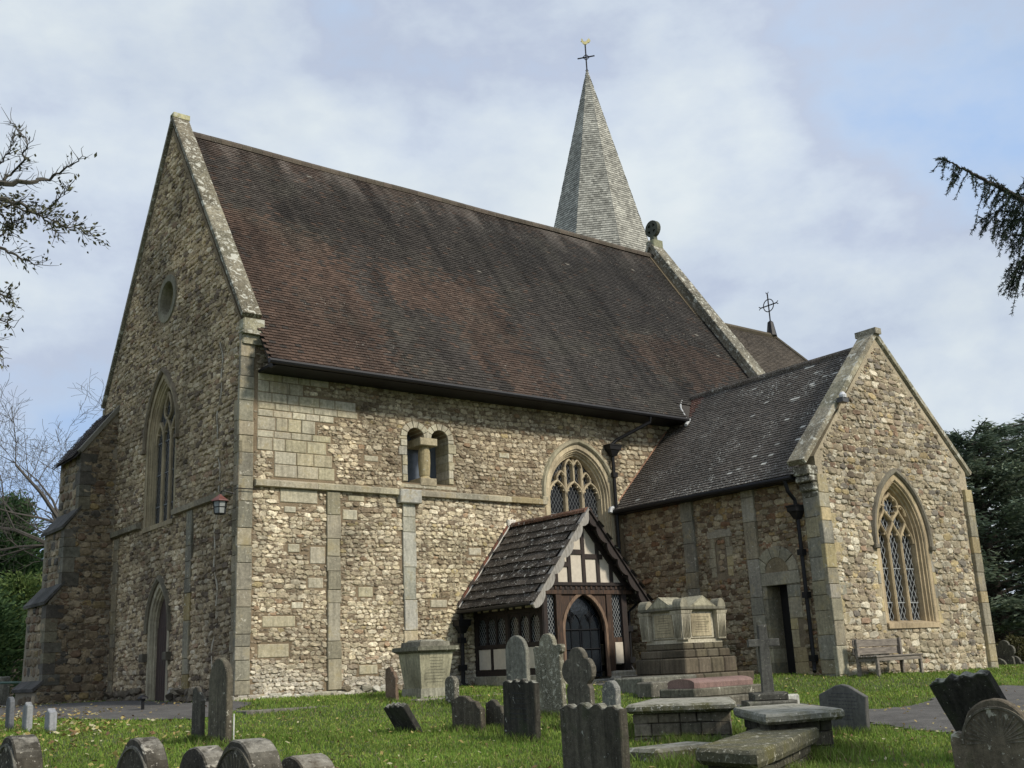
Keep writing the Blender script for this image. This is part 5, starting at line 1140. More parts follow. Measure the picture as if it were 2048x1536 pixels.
# chest tomb left of the porch
q = pD(842, 1368, 21.8); x0, y0 = q[0], q[1]; zb = T1(x0, y0)+.0; cx, cy = x0+.36, y0+.36
ct = thing('chest_tomb', (cx, cy, zb), 'grey-green stone chest tomb with flared sides and a stepped lid against the south wall', 'tomb')
m = MB(); wbox(m, cx-.65, cx+1.5, cy-.65, cy+.6, zb-.3, zb+.01, (.14, .13, .09), 0, .03); m.build('ledger_base', M_TSLAB, ct)
m = MB(); tbox(m, cx, cy, .76, .76, .72, .72, zb, zb+.2, (.34, .33, .25)); tbox(m, cx, cy, .64, .64, .82, .82, zb+.2, zb+.90, (.36, .34, .23)); m.build('chest', M_TOMB, ct)
m = MB(); tbox(m, cx, cy, .84, .84, 1.0, 1.0, zb+.90, zb+.95, (.15, .145, .105)); tbox(m, cx, cy, 1.02, 1.02, 1.0, 1.0, zb+.95, zb+1.03, (.15, .145, .105)); tbox(m, cx, cy, .74, .74, .72, .72, zb+1.03, zb+1.13, (.18, .17, .13)); tbox(m, cx, cy, .6, .6, .5, .5, zb+1.13, zb+1.17, (.24, .23, .18)); m.build('lid', M_HGREY, ct)
m = MB(); g = random.Random(3)
for i in range(9):
    z = zb+.80-.06*i; l = g.uniform(.12, .26); x = cx-l; yy = cy-.32-(.09*(z-zb-.2)/.70)-.003
    while x < cx+l: e = x+g.uniform(.02, .06); box(m, x, e, yy-.003, yy+.01, z, z+.012, (.24, .23, .16)); x = e+.012
m.build('inscription', M_TOMB, ct)
# pedimented tomb by the transept
q = pD(1358, 1300, 23.8); x0, y0 = q[0], q[1]; zb = .0; lx, ly = 1.2, 1.1; cx, cy = x0+lx/2+.16, y0+ly/2
pt_ = thing('pedestal_tomb', (cx, cy, zb), 'tall pale classical tomb with pediments and fluted corner pilasters on a stepped base', 'tomb')
m = MB(); g = random.Random(8)
for (e, z0, z1) in ((.50, -.3, .10), (.24, .10, .44), (.15, .44, .62), (.05, .62, .76)):
    for side in range(2):
        n_ = 4
        for i in range(n_):
            a = -lx/2-e+(lx+2*e)*i/n_; b2 = -lx/2-e+(lx+2*e)*(i+1)/n_; wbox(m, cx+a+.004, cx+b2-.004, cy-ly/2-e if side == 0 else cy, cy if side == 0 else cy+ly/2+e, z0, z1-.003, jit((.125, .105, .072), .25, g), 0, .025)
m.build('stepped_base', M_TOMB, pt_)
m = MB(); tbox(m, cx, cy, lx+.08, ly+.08, lx+.04, ly+.04, .76, .84, (.42, .38, .28)); tbox(m, cx, cy, lx-.06, ly-.06, lx-.0, ly-.0, .84, 1.46, (.48, .42, .29)); tbox(m, cx, cy, lx+.10, ly+.10, lx+.24, ly+.24, 1.46, 1.50, (.20, .19, .14)); tbox(m, cx, cy, lx+.26, ly+.26, lx+.26, ly+.26, 1.50, 1.55, (.17, .16, .12))
fbp = [Fr((cx, cy-ly/2, 0), (1, 0, 0), (0, -1, 0)), Fr((cx-lx/2, cy, 0), (0, 1, 0), (-1, 0, 0)), Fr((cx+lx/2, cy, 0), (0, 1, 0), (1, 0, 0)), Fr((cx, cy+ly/2, 0), (1, 0, 0), (0, 1, 0))]
body = m.build('chest', M_TOMB, pt_)
for i, F in enumerate(fbp):
    L = (lx, ly, ly, lx)[i]; m = MB(); fbox(m, F, -L*.27, L*.27, .90, 1.40, -.02, .03, (.40, .34, .22), 0, .01); fbox(m, F, -L*.34, L*.34, .86, 1.44, -.04, .012, (.43, .39, .29), 0, .01)
    pn = m.build('panel', M_TOMB, body); m = MB()
    for k in range(7):
        l = L*random.Random(k).uniform(.12, .22); fbox(m, F, -l, l, 1.32-.055*k, 1.332-.055*k, .028, .034, (.2, .17, .11))
    m.build('inscription', M_TOMB, pn)
    m = MB(); prism(m, F, [(-L*.36, 1.55), (L*.36, 1.55), (0, 1.80)], -.5, .13, (.30, .28, .20)); prism(m, F, [(-L*.28, 1.57), (L*.28, 1.57), (0, 1.75)], -.1, .14, (.40, .37, .26)); m.build('pediment', M_TOMB, body)
for sx in (-1, 1):
    for sy in (-1, 1):
        m = MB(); px_, py_ = cx+sx*(lx/2-.02), cy+sy*(ly/2-.02); tbox(m, px_, py_, .24, .24, .30, .30, .84, 1.40, (.44, .40, .30)); tbox(m, px_, py_, .32, .32, .36, .36, 1.40, 1.47, (.42, .38, .28))
        for F in fbp:
            pass
        for k in range(5):
            o_ = -.09+.045*k; box(m, px_+o_-.008, px_+o_+.008, py_+sy*.14-.012, py_+sy*.14+.012, .88, 1.38, (.30, .27, .19)); box(m, px_+sx*.14-.012, px_+sx*.14+.012, py_+o_-.008, py_+o_+.008, .88, 1.38, (.30, .27, .19))
        m.build('corner_pilaster', M_TOMB, body)
        m = MB(); P = [(px_+sx*.03+.13*math.cos(t)*1, 1.55+.19*math.sin(t)) for t in np.linspace(0, math.pi, 10)]
        prism(m, Fr((0, py_+sy*.02, 0), (1, 0, 0), (0, -1, 0)), P, -.13, .13, (.28, .26, .19)); m.build('acroterion', M_TOMB, body)
# low kerbs beside the porch
q = pD(1300, 1356, 22.3); o = MB(); wbox(o, q[0]-.5, q[0]+1.1, q[1]-.3, q[1]+.6, -.3, .10, (.17, .165, .13), 0, .03); wbox(o, q[0]-.7, q[0]+1.0, q[1]-.75, q[1]-.3, -.3, .01, (.15, .14, .11), 0, .03)
tag(o.build('stone_step', M_HGREY), 'low grey stone steps between the porch and the pedimented tomb', 'step')
# red granite ledger
q = pD(1389, 1377, 19.6); o = thing('ledger_grave', (q[0]+.7, q[1]+.3, -.3), 'pink granite ledger grave with a rounded top before the pedimented tomb', 'grave')
F = Fr((q[0], q[1]+.34, 0), (0, 1, 0), (-1, 0, 0)); zt = q[2]; m = MB()
prism(m, F, [(-.34, zt), (.34, zt), (.34, zt+.09)]+[(.34*math.cos(t), zt+.09+.08*math.sin(t)) for t in np.linspace(.2, math.pi-.2, 8)]+[(-.34, zt+.09)], -1.62, 0, (.24, .155, .13)); m.build('ledger', M_GRAN, o)
m = MB(); wbox(m, q[0]-.12, q[0]+1.9, q[1]-.10, q[1]+.8, zt-.16, zt-.003, (.16, .15, .11), 0, .02); wbox(m, q[0]-.22, q[0]+2.3, q[1]-.24, q[1]+.95, zt-.6, zt-.16, (.13, .12, .09), 0, .03); m.build('plinth', M_HGREY, o)
# stone cross
q = pD(1538, 1404, 18.6); zt = q[2]; cr_o = thing('stone_cross', (q[0], q[1], zt), 'dark grey granite cross on a low block beside the side door', 'cross')
Fc = Fr((q[0], q[1], zt), (math.cos(R(-40)), math.sin(R(-40)), 0), (math.sin(R(-40)), -math.cos(R(-40)), 0)); m = MB()
prism(m, Fc, [(-.10, .12), (.10, .12), (.085, .93), (.27, .93), (.27, 1.06), (.078, 1.06), (.072, 1.30), (-.072, 1.30), (-.078, 1.06), (-.27, 1.06), (-.27, .93), (-.085, .93)], -.08, .08, (.10, .098, .085), bev=.012); cc = m.build('cross', M_HGREY, cr_o)
m = MB(); fbox(m, Fc, -.30, .30, .02, .16, -.25, .25, (.08, .078, .065), 0, .03); fbox(m, Fc, -.42, .42, -.4, .03, -.36, .36, (.13, .125, .1), 0, .03); m.build('base', M_HGREY, cr_o)
for (ob_) in (cc,): ob_.matrix_basis = Matrix.Rotation(0, 4, 'Y')
q2 = pD(1577, 1398, 18.8); o = MB(); wbox(o, q2[0]-.2, q2[0]+.2, q2[1]-.1, q2[1]+.1, -.8, q2[2]+.08, (.4, .4, .35), 0, .03); tag(o.build('kerb_stone', M_HLICH), 'small white lichened kerb block right of the stone cross', 'kerb')
# flat slabs on low walls
def table(name, pts, zt, th, label, mat, c, inset=.16, seed=0, lowc=(.13, .12, .09)):
    P = [pZ(u, v, zt)[:2] for u, v in pts]; cx = sum(p[0] for p in P)/4; cy = sum(p[1] for p in P)/4
    o = thing(name, (cx, cy, T1(cx, cy)), label, 'tomb', 'table tombs with flat slabs'); g = random.Random(seed)
    FZ = Fr((0, 0, 0), (1, 0, 0), (0, -1, 0)); Q = []
    for i in range(4):
        a = np.array(P[i]); b = np.array(P[(i+1) % 4])
        for j in range(9):
            q = a+(b-a)*j/9; k = .012 if j else -.02; Q.append((q[0]+g.uniform(-k, k) if j else a[0]+(cx-a[0])*.03, q[1]+g.uniform(-k, k) if j else a[1]+(cy-a[1])*.03))
    n = len(Q); In = [(x+(cx-x)*.035, y+(cy-y)*.035) for x, y in Q]
    V = [(x, y, zt-.03+g.uniform(-.006, .006)) for x, y in Q]+[(x, y, zt) for x, y in In]+[(x, y, zt-th*.7) for x, y in Q]+[(x+(cx-x)*.06, y+(cy-y)*.06, zt-th) for x, y in Q]
    Fs = [(i, (i+1) % n, n+(i+1) % n, n+i) for i in range(n)]+[(i, (i+1) % n, 2*n+(i+1) % n, 2*n+i) for i in range(n)]+[(2*n+i, 2*n+(i+1) % n, 3*n+(i+1) % n, 3*n+i) for i in range(n)]+[tuple(n+i for i in range(n)), tuple(3*n+i for i in range(n))]
    m = MB(); m.add(V, Fs, 0, c); m.build('slab', mat, o)
    m = MB(); zb = min(T1(p[0], p[1]) for p in P)-.2
    I = [np.array(p)+(np.array([cx, cy])-np.array(p))*inset for p in P]
    for i in range(4):
        a, b = I[i], I[(i+1) % 4]; L = np.linalg.norm(b-a); U = (b-a)/L; F = Fr((a[0], a[1], 0), (U[0], U[1], 0), (U[1], -U[0], 0)); z = zb
        if np.dot(np.array([U[1], -U[0]]), np.array([cx, cy])-a) > 0: F = Fr((a[0], a[1], 0), (U[0], U[1], 0), (-U[1], U[0], 0))
        r_ = 0
        while z < zt-th-.01:
            h = min(.17, zt-th-z); s = -.0 if r_ % 2 else -.0
            while s < L-.02:
                e = min(s+g.uniform(.2, .45), L); fbox(m, F, s+.005, e-.005, z, z+h-.008, -.2, g.uniform(-.01, .02), jit(lowc, .25, g), 0, .012); s = e
            z += h; r_ += 1
        TALL.append((a[0]/2+b[0]/2, a[1]/2+b[1]/2, L*.9, 1.5))
    m.build('chest', M_HGREY, o)
table('table_tomb', [(1247, 1411), (1472, 1403), (1462, 1393), (1306, 1397)], -.14, .12, 'long table tomb with a rounded lichened slab behind the large wavy headstone', M_TSLAB, (.16, .155, .12), .14, 1, (.16, .14, .10))
table('table_tomb', [(1463, 1415), (1530, 1430), (1692, 1417), (1588, 1406)], -.215, .12, 'pale lichened slab tomb directly before the slate headstone', M_TSLAB, (.2, .2, .165), .24, 2, (.06, .055, .04))
table('table_tomb', [(1385, 1496), (1512, 1504), (1640, 1453), (1518, 1454)], -.40, .16, 'mossy green-brown slab tomb sunk in long grass at the bottom right', M_MOSS, (.10, .095, .06), .20, 3, (.08, .075, .05))
q = pD(1330, 1494, 13.2); o = MB(); wbox(o, q[0]-.5, q[0]+.6, q[1]-.35, q[1]+.2, q[2]-.4, q[2]+.02, (.13, .12, .09), 0, .04); tag(o.build('kerb_stone', M_TSLAB), 'broken low kerb stone lying in the grass before the long table tomb', 'kerb')
for u, v, L_, Wd, l in ((560, 1420, 1.7, .7, 'flat grave slab sunk in the turf at the foot of the south wall'),):
    q = pD(u, v, 20.7); q[2] = T1(q[0], q[1]); o = MB(); wbox(o, q[0]-L_/2, q[0]+L_/2, q[1]-Wd/2, q[1]+Wd/2, q[2]-.2, q[2]+.015, (.17, .16, .13), 0, .01); tag(o.build('grave_slab', M_HGREY), l, 'grave slab')
# thin white stick by the tall headstone
q = pD(467, 1478, 15.3); o = MB(); tube(o, [(q[0], q[1], T1(q[0], q[1])-.1), (q[0], q[1], pD(467, 1428, 15.3)[2])], .011, 6, (.6, .6, .55)); tag(o.build('marker_stick', plain_mat('white_paint', (.6, .6, .56), .6), None), 'thin white stick upright at the right edge of the tall pointed headstone', 'stick')
# ================================================================ FURNITURE
bn = thing('park_bench', (12.8, -7.4, -.15), 'weathered grey wooden bench without arms against the transept gable wall', 'bench'); zb = -.16
def bx(nm, x0, x1, y0, y1, z0, z1, b=.008): o = MB(); wbox(o, x0, x1, y0, y1, z0, z1, (.2,)*3, 0, b); return o.build(nm, M_BENCH, bn)
for i, z in enumerate((.44, .62)): bx('back_board', 11.86, 13.72, -7.10-.02*i+.03, -7.06-.02*i+.03, zb+z+.04, zb+z+.20)
for i in range(4): bx('seat_slat', 11.86, 13.72, -7.66+.135*i, -7.66+.135*i+.118, zb+.42, zb+.455)
for x in (11.9, 13.6):
    bx('leg', x, x+.08, -7.64, -7.57, zb-.15, zb+.42); bx('back_post', x, x+.08, -7.15, -7.07, zb-.15, zb+.84); bx('rail', x+.01, x+.07, -7.57, -7.15, zb+.33, zb+.42)
bx('apron', 11.98, 13.6, -7.635, -7.60, zb+.33, zb+.42)
def Xp(u, v, x): d = ray(u, v); return CAM+d*(x-CAM[0])/d[0]
q = Xp(440, 1012, -.42); wl = thing('wall_lantern', tuple(q), 'hexagonal glass lantern with a red-brown metal roof on a bracket by the south-west corner', 'lantern')
m = MB(); lathe(m, q[0], q[1], [(.21, q[2]+.10), (.19, q[2]+.13), (.05, q[2]+.23), (.03, q[2]+.26)], 6, (.2,)*3); m.build('lamp_roof', plain_mat('red_brown_metal', (.13, .05, .04), .5), wl)
m = MB(); lathe(m, q[0], q[1], [(.12, q[2]-.16), (.15, q[2]+.10)], 6, (.2,)*3); m.build('glass', plain_mat('frosted_glass', (.25, .26, .25), .2, spec=.6), wl)
m = MB()
for k in range(6):
    a = math.pi*k/3; tube(m, [(q[0]+.125*math.cos(a), q[1]+.125*math.sin(a), q[2]-.17), (q[0]+.155*math.cos(a), q[1]+.155*math.sin(a), q[2]+.10)], .01, 4)
for z, r_ in ((-.17, .125), (-.03, .14), (.10, .155)): tube(m, [(q[0]+r_*math.cos(math.pi*k/3), q[1]+r_*math.sin(math.pi*k/3), q[2]+z) for k in range(7)], .01, 4)
m.build('frame', M_IRON, wl)
m = MB(); tube(m, [(q[0], q[1], q[2]+.2), (q[0], q[1]-.05, q[2]+.32), (-.3, .1, q[2]+.36), (-.05, .06, q[2]+.3)], .014, 5); tube(m, [(-.08, .02, q[2]+.38), (-.08, -.12, q[2]+.40), (.35, -.12, q[2]+.40)], .012, 4); m.build('bracket', M_IRON, wl)
def Yp(u, v, y): d = ray(u, v); return CAM+d*(y-CAM[1])/d[1]
q = Yp(1684, 792, -6.98); o = MB(); box(o, q[0]-.10, q[0]+.14, q[1]-.08, q[1]+.1, q[2]-.16, q[2]-.04, (.08,)*3); lathe(o, q[0], q[1]-.02, [(.09, q[2]-.05), (.10, q[2]+.02), (.04, q[2]+.10)], 10, (.6,)*3); tag(o.build('security_light', attr_mat('lamp_plastic', .5)), 'small white security light fixed high on the transept gable coping', 'light')
q = pZ(285, 1424, -.13); pl = thing('path_light', (q[0], q[1], T1(q[0], q[1])), 'small black mushroom path light in front of the west door', 'light'); zz = T1(q[0], q[1])
m = MB(); tube(m, [(q[0], q[1], zz-.1), (q[0], q[1], zz+.22)], .035, 8); m.build('post', M_IRON, pl)
m = MB(); lathe(m, q[0], q[1], [(.11, zz+.24), (.10, zz+.27), (.03, zz+.31)], 12); lathe(m, q[0], q[1], [(.05, zz+.2), (.05, zz+.25)], 10); m.build('lamp_cap', M_IRON, pl)
# long tufts at the feet of stones
if True:
    g = np.random.default_rng(77); xs_, ys_, hs_ = [], [], []
    for (x, y, w, k) in TALL:
        n = int(900*k); xs_.append(x+g.normal(0, .16, n)); ys_.append(y+g.normal(0, w*.38, n)); hs_.append(g.uniform(.05, .15, n)*min(1.3, .6+.5*k))
    x = np.concatenate(xs_); y = np.concatenate(ys_); h = np.concatenate(hs_); ok = ~onpath(x, y)
    for f in church_fp: ok &= ~pip(f, x, y)
    x, y, h = x[ok], y[ok], h[ok]; n = len(x); c = np.array([.14, .205, .037])*g.uniform(.6, 1.4, (n, 1)); dr = g.random(n) < .12; c[dr] = (.2, .17, .08)
    blades('long_grass', x, y, terr(x, y), h, .007, c, g, 'longer grass tufts round the feet of the gravestones')
# fallen leaves
x, y, z, d, g = scatter(110000, -14, 24, -19, 10, 15, 1.0)
k = np.array([noise.fractal(Vector((a*.35, b*.35, 7)), 1, 2, 3) for a, b in zip(x, y)])
west = np.clip((-x-1.5)/3, 0, 1)*np.clip((y+9)/5, 0, 1); keep = g.random(len(x)) < np.clip(.09+.16*k, .04, .3)+.55*west*np.clip(.6+k, 0, 1)
x, y, z = x[keep], y[keep], z[keep]; n = len(x); sz = g.uniform(.018, .042, n)*(1+.5*west[keep]); an = g.uniform(0, 6.28, n)
ex = np.stack([np.cos(an), np.sin(an), g.normal(0, .35, n)], 1)*sz[:, None]; ey = np.stack([-np.sin(an), np.cos(an), g.normal(0, .35, n)], 1)*sz[:, None]*.6
Cn = np.stack([x, y, z+.05], 1); V = np.stack([Cn-ex, Cn-ey, Cn+ex, Cn+ey], 1).reshape(-1, 3)
pc = np.array([(.42, .34, .12), (.34, .25, .09), (.22, .13, .06), (.48, .44, .26), (.15, .09, .05)])[g.choice(5, n, p=[.3, .25, .15, .2, .1])]
m = MB(); m.add(V, (np.arange(n)*4)[:, None]+np.arange(4)[None], 0, np.repeat(pc, 4, 0)); tag(m.build('fallen_leaves', M_FALL), 'yellow and brown fallen leaves scattered over the grass', 'leaves', kind='stuff')
# ================================================================ TREES
def quads(m, C, D, L, Wd, cols_, g, flat=None):
    """leaf quads: centre C, long axis D, length L, width Wd"""
    n = len(C); D = D/np.linalg.norm(D, axis=1)[:, None]; r = g.normal(0, 1, (n, 3)) if flat is None else np.array([0, 0, 1.])+g.normal(0, flat, (n, 3)); S = np.cross(D, r); S /= np.linalg.norm(S, axis=1)[:, None]+1e-9
    L = np.broadcast_to(L, n)[:, None]/2; Wd = np.broadcast_to(Wd, n)[:, None]/2
    V = np.stack([C-D*L, C+S*Wd-D*L*.1, C+D*L, C-S*Wd-D*L*.1], 1).reshape(-1, 3)
    m.add(V, (np.arange(n)*4)[:, None]+np.arange(4)[None], 0, np.repeat(cols_, 4, 0))
def grow(m, p, d, L, r, lev, g, tips, bark=(.10, .09, .075), up=.12, segs=4, spread=.6):
    pts = [p]; rad = [r]; q = np.array(p, float); v = np.array(d, float); v /= np.linalg.norm(v)
    for i in range(segs):
        v = v+g.normal(0, .16, 3)+np.array([0, 0, up*.3]); v /= np.linalg.norm(v); q = q+v*L/segs; pts.append(q.copy()); rad.append(max(.0075, r*(1-.72*(i+1)/segs)))
        if lev > 0:
            for _ in range(2 if lev > 1 else 2):
                if g.random() < .85:
                    s = g.normal(0, 1, 3); s -= v*np.dot(s, v); s /= np.linalg.norm(s); nd = v*.75+s*spread+np.array([0, 0, up]); grow(m, q.copy(), nd, L*g.uniform(.42, .62), rad[-1]*.62, lev-1, g, tips, bark, up, 3 if lev > 1 else 3, spread)
    tube(m, pts, rad, 5 if lev > 1 else 3, bark, caps=False); tips.append((pts[-1], v))
def bare_tree(u, v, dep, H, label, seed, lev=4, up=.12):
    q = pD(u, v, dep); z = T1(q[0], q[1]); t_ = thing('bare_tree', (q[0], q[1], z), label, 'tree', 'bare trees behind the church'); g = np.random.default_rng(seed); m = MB(); tube(m, [(q[0], q[1], z-.3), (q[0]+.1, q[1], z+H*.3)], [H*.028, H*.02], 8, (.09, .08, .065)); m.build('trunk', M_BARK, t_)
    m = MB(); tips = []
    for k in range(7):
        a = k*2.4; grow(m, np.array([q[0]+.1, q[1], z+H*(.2+.12*(k % 3))]), (math.cos(a), math.sin(a), .75), H*.42, H*.011, lev, g, tips, (.085, .078, .068), up, 4, .85)
    m.build('crown', M_BARK, t_)
bare_tree(215, 1340, 47, 15.5, 'leafless tree whose fine branches show left of the stepped buttress', 5, 4, .10)
bare_tree(-60, 1340, 70, 9, 'thin leafless tree far off beyond the hedge at the left', 8, 3)
# cedar
def cedar(u, v, dep, H, rad, label, seed, n=72, cA=(.085, .125, .09), cB=(.21, .25, .16)):
    q = pD(u, v, dep); z = T1(q[0], q[1]); t_ = thing('cedar_tree', (q[0], q[1], z), label, 'tree'); g = np.random.default_rng(seed)
    m = MB(); tube(m, [(q[0], q[1], z-.3), (q[0], q[1], z+H*.5), (q[0], q[1], z+H*.93)], [.5, .3, .06], 8, (.07, .055, .045)); m.build('trunk', M_BARK, t_)
    m = MB(); lm = MB(); Cs, Ds, cc = [], [], []
    for k in range(n):
        f = (k+.5)/n; zb = z+.6+H*.92*f; a = k*2.399+g.normal(0, .2); L = rad*(1-.62*f**1.7)*g.uniform(.75, 1.12); d = np.array([math.cos(a), math.sin(a), .18+.25*f]); b = np.array([q[0], q[1], zb])
        tp = b+d*L; tube(lm, [b, b+d*L*.5, tp-np.array([0, 0, .25])], [.10, .06, .015], 4, (.06, .05, .04), caps=False)
        nn = int(620*L/rad)+60; t = g.uniform(.18, 1, nn)**.8; side = np.array([-d[1], d[0], 0]); w = g.normal(0, 1, nn)*L*.17*(1.15-t)+g.normal(0, .25, nn)
        c = b+d*L*t[:, None]+side*w[:, None]; c[:, 2] += g.normal(0, .13, nn)-.55*t**2-.10*np.abs(w)
        D = d[None]*.8+side[None]*np.sign(w)[:, None]*.7+g.normal(0, .3, (nn, 3)); D[:, 2] = g.normal(-.05, .22, nn)
        Cs.append(c); Ds.append(D); mx_ = g.uniform(0, 1, (nn, 1))*np.clip(.3+g.random(), 0, 1); cc.append(np.array(cA)*(1-mx_)+np.array(cB)*mx_)
    nn = sum(len(c) for c in Cs); quads(m, np.concatenate(Cs), np.concatenate(Ds), g.uniform(.25, .5, nn), g.uniform(.06, .13, nn), np.concatenate(cc), g, .5)
    m.build('crown', M_NEED, t_); lm.build('limbs', M_BARK, t_)
cedar(2010, 1330, 50, 10.6, 6.8, 'big dark cedar with layered branches right of the transept', 3, n=110)
cedar(2190, 1330, 56, 12.6, 7.5, 'second cedar at the right edge of the photo', 4, n=90)
def bushy(name, u, v, dep, H, rad, label, seed, cA, cB, n=9000, pw=1.0, group=None, size=.22, loc=None, cat='tree'):
    q = pD(u, v, dep) if loc is None else np.array(loc); z = T1(q[0], q[1]); t_ = thing(name, (q[0], q[1], z), label, cat, group); g = np.random.default_rng(seed)
    m = MB(); tube(m, [(q[0], q[1], z-.2), (q[0], q[1], z+H*.7)], [rad*.08, .03], 7, (.08, .065, .05)); m.build('trunk', M_BARK, t_)
    K = 60; f = g.uniform(.03, 1, K); a = g.uniform(0, 6.28, K); rr = rad*(1-f**2.2*.0)*((1-f)**pw*.95+.08)*g.uniform(.55, 1, K); cl = np.stack([q[0]+rr*np.cos(a), q[1]+rr*np.sin(a), z+H*f*.95], 1)
    ci = g.integers(0, K, n); sg = rad*.22*(1.15-f[ci]*.6); c = cl[ci]+g.normal(0, 1, (n, 3))*sg[:, None]; c[:, 2] = np.maximum(c[:, 2], z+.02)
    D = c-np.array([q[0], q[1], 0]); D[:, 2] = g.uniform(.1, 1.2, n)*rad*.5; D += g.normal(0, .4, (n, 3)); mx_ = (g.uniform(0, 1, n)*g.uniform(.3, 1, K)[ci])[:, None]
    m = MB(); quads(m, c, D, g.uniform(size*.7, size*1.5, n), g.uniform(size*.3, size*.6, n), np.array(cA)*(1-mx_)+np.array(cB)*mx_, g); m.build('crown' if cat == 'tree' else 'foliage', M_NEED, t_)
bushy('cypress_tree', 5, 1375, 52, 9.6, 2.6, 'dark green cypress standing beyond the hedge at the left edge', 21, (.03, .07, .025), (.09, .16, .055), 26000, .8, None, .26)
bushy('shrub', 30, 1380, 43, 4.6, 2.2, 'bright yellow-green shrub below the cypress at the left', 22, (.06, .11, .03), (.24, .29, .09), 12000, .35, 'shrubs along the left boundary', .18, cat='shrub')
bushy('shrub', -90, 1380, 40, 4.0, 3.0, 'dark laurel bush at the far left edge', 23, (.025, .055, .02), (.09, .15, .05), 14000, .3, 'shrubs along the left boundary', .2, cat='shrub')
bushy('shrub', 88, 1372, 48, 3.2, 1.5, 'low dark bush beside the buttress foot', 24, (.025, .055, .02), (.09, .15, .05), 9000, .3, 'shrubs along the left boundary', .18, cat='shrub')
bushy('shrub', 2040, 1320, 41, 1.1, .7, 'small round olive bush before the cedar', 26, (.05, .05, .02), (.11, .10, .03), 3000, .3, None, .12, cat='shrub')
# far tree belts on the horizon
for nm, arc, dist, lab in (('far_woodland', (-75, 60), 95, 'dark belt of distant trees along the horizon'),):
    g = np.random.default_rng(31); K = 260; az = g.uniform(R(-100), R(100), K)+(-YAW); rd = g.uniform(85, 120, K); cl = np.stack([np.sin(az)*rd, np.cos(az)*rd, g.uniform(0, 3.6, K)], 1); n = 60000; ci = g.integers(0, K, n); c = cl[ci]+g.normal(0, 1, (n, 3))*np.array([2.6, 2.6, 1.2]); c[:, 2] = np.abs(c[:, 2])-.4
    D = g.normal(0, 1, (n, 3)); mx_ = g.uniform(0, 1, (n, 1)); m = MB(); quads(m, c, D, g.uniform(.5, 1.1, n), g.uniform(.3, .6, n), np.array([.018, .034, .016])*(1-mx_)+np.array([.06, .075, .04])*mx_, g); tag(m.build(nm, M_NEED), lab, 'woodland', kind='stuff')
# rail and fence at the left
q0 = pD(-60, 1367, 30); q1 = pD(48, 1365, 31.5); rl = thing('metal_rail', tuple(q0), 'pale green horizontal metal rail at the left edge behind the small markers', 'rail'); m = MB(); tube(m, [q0, q1], .04, 6, (.3,)*3); mr_ = plain_mat('pale_green_paint', (.16, .25, .21), .5); m.build('top_rail', mr_, rl)
for t in (.1, .95):
    p = q0+(q1-q0)*t; m = MB(); tube(m, [(p[0], p[1], T1(p[0], p[1])-.1), (p[0], p[1], p[2])], .035, 6); m.build('post', mr_, rl)
q0 = pD(28, 1322, 41); q1 = pD(75, 1320, 42.5); fn = thing('fence', tuple(q0), 'brown wooden fence half hidden in the hedge by the buttress', 'fence')
for t in (0, .5, 1): p = q0+(q1-q0)*t; m = MB(); tube(m, [(p[0], p[1], T1(p[0], p[1])-.1), (p[0], p[1], p[2]+.2)], .09, 6); m.build('post', M_BENCH, fn)
for dz in (0, -.45): m = MB(); tube(m, [q0+(0, 0, dz), q1+(0, 0, dz)], .06, 5); m.build('rail', M_BENCH, fn)
q = pD(8, 1372, 33); o = MB(); wbox(o, q[0]-.15, q[0]+.15, q[1]-.12, q[1]+.12, T1(q[0], q[1])-.2, pD(8, 1353, 33)[2], (.2, .19, .15), 0, .03); tag(o.build('gate_post', M_HGREY), 'short grey stone post behind the green rail', 'post')
# ---- near tree on the left: limbs reach into the picture
g = np.random.default_rng(9); nt_ = thing('oak_tree', tuple(np.array([*pD(-620, 1400, 12.4)[:2], -1.0])), 'part-bare oak off the left edge whose leafy branches reach into the sky', 'tree')
DP = 12.4; base = pD(-620, 1400, DP); tz = T1(base[0], base[1]); m = MB(); tube(m, [(base[0], base[1], tz-.3), pD(-600, 900, DP), pD(-560, 420, DP), pD(-540, 100, DP)], [.34, .27, .2, .1], 10, (.10, .09, .07)); m.build('trunk', M_BARK, nt_)
limbs = [([(-575, 520), (-300, 430), (-120, 400), (0, 370), (60, 362), (100, 357), (135, 335), (165, 312)], .06, 0), ([(0, 370), (25, 345), (48, 322), (52, 290), (40, 262), (22, 238)], .014, .1), ([(-565, 440), (-250, 395), (-60, 385), (0, 398), (50, 412), (90, 440), (112, 472)], .05, 1), ([(-40, 388), (0, 405), (60, 425), (105, 440), (150, 458), (182, 468)], .014, 1.2), ([(-590, 700), (-250, 520), (-50, 480), (0, 497), (40, 518), (85, 530)], .045, .25), ([(-20, 485), (20, 455), (30, 440)], .012, 1.2), ([(-595, 800), (-200, 620), (-40, 570), (0, 592), (22, 596)], .04, .7), ([(-60, 590), (0, 640), (28, 655)], .012, .5), ([(-100, 395), (-30, 345), (0, 325), (20, 300), (26, 275)], .012, .15), ([(80, 430), (120, 395), (138, 372)], .008, .3), ([(-20, 395), (10, 440), (25, 470)], .01, 1.3), ([(-570, 470), (-300, 250), (-120, 180), (-40, 200)], .06, .5), ([(-20, 660), (0, 690), (6, 720)], .01, .1)]
lm = MB(); lv = MB(); LC, LD = [], []
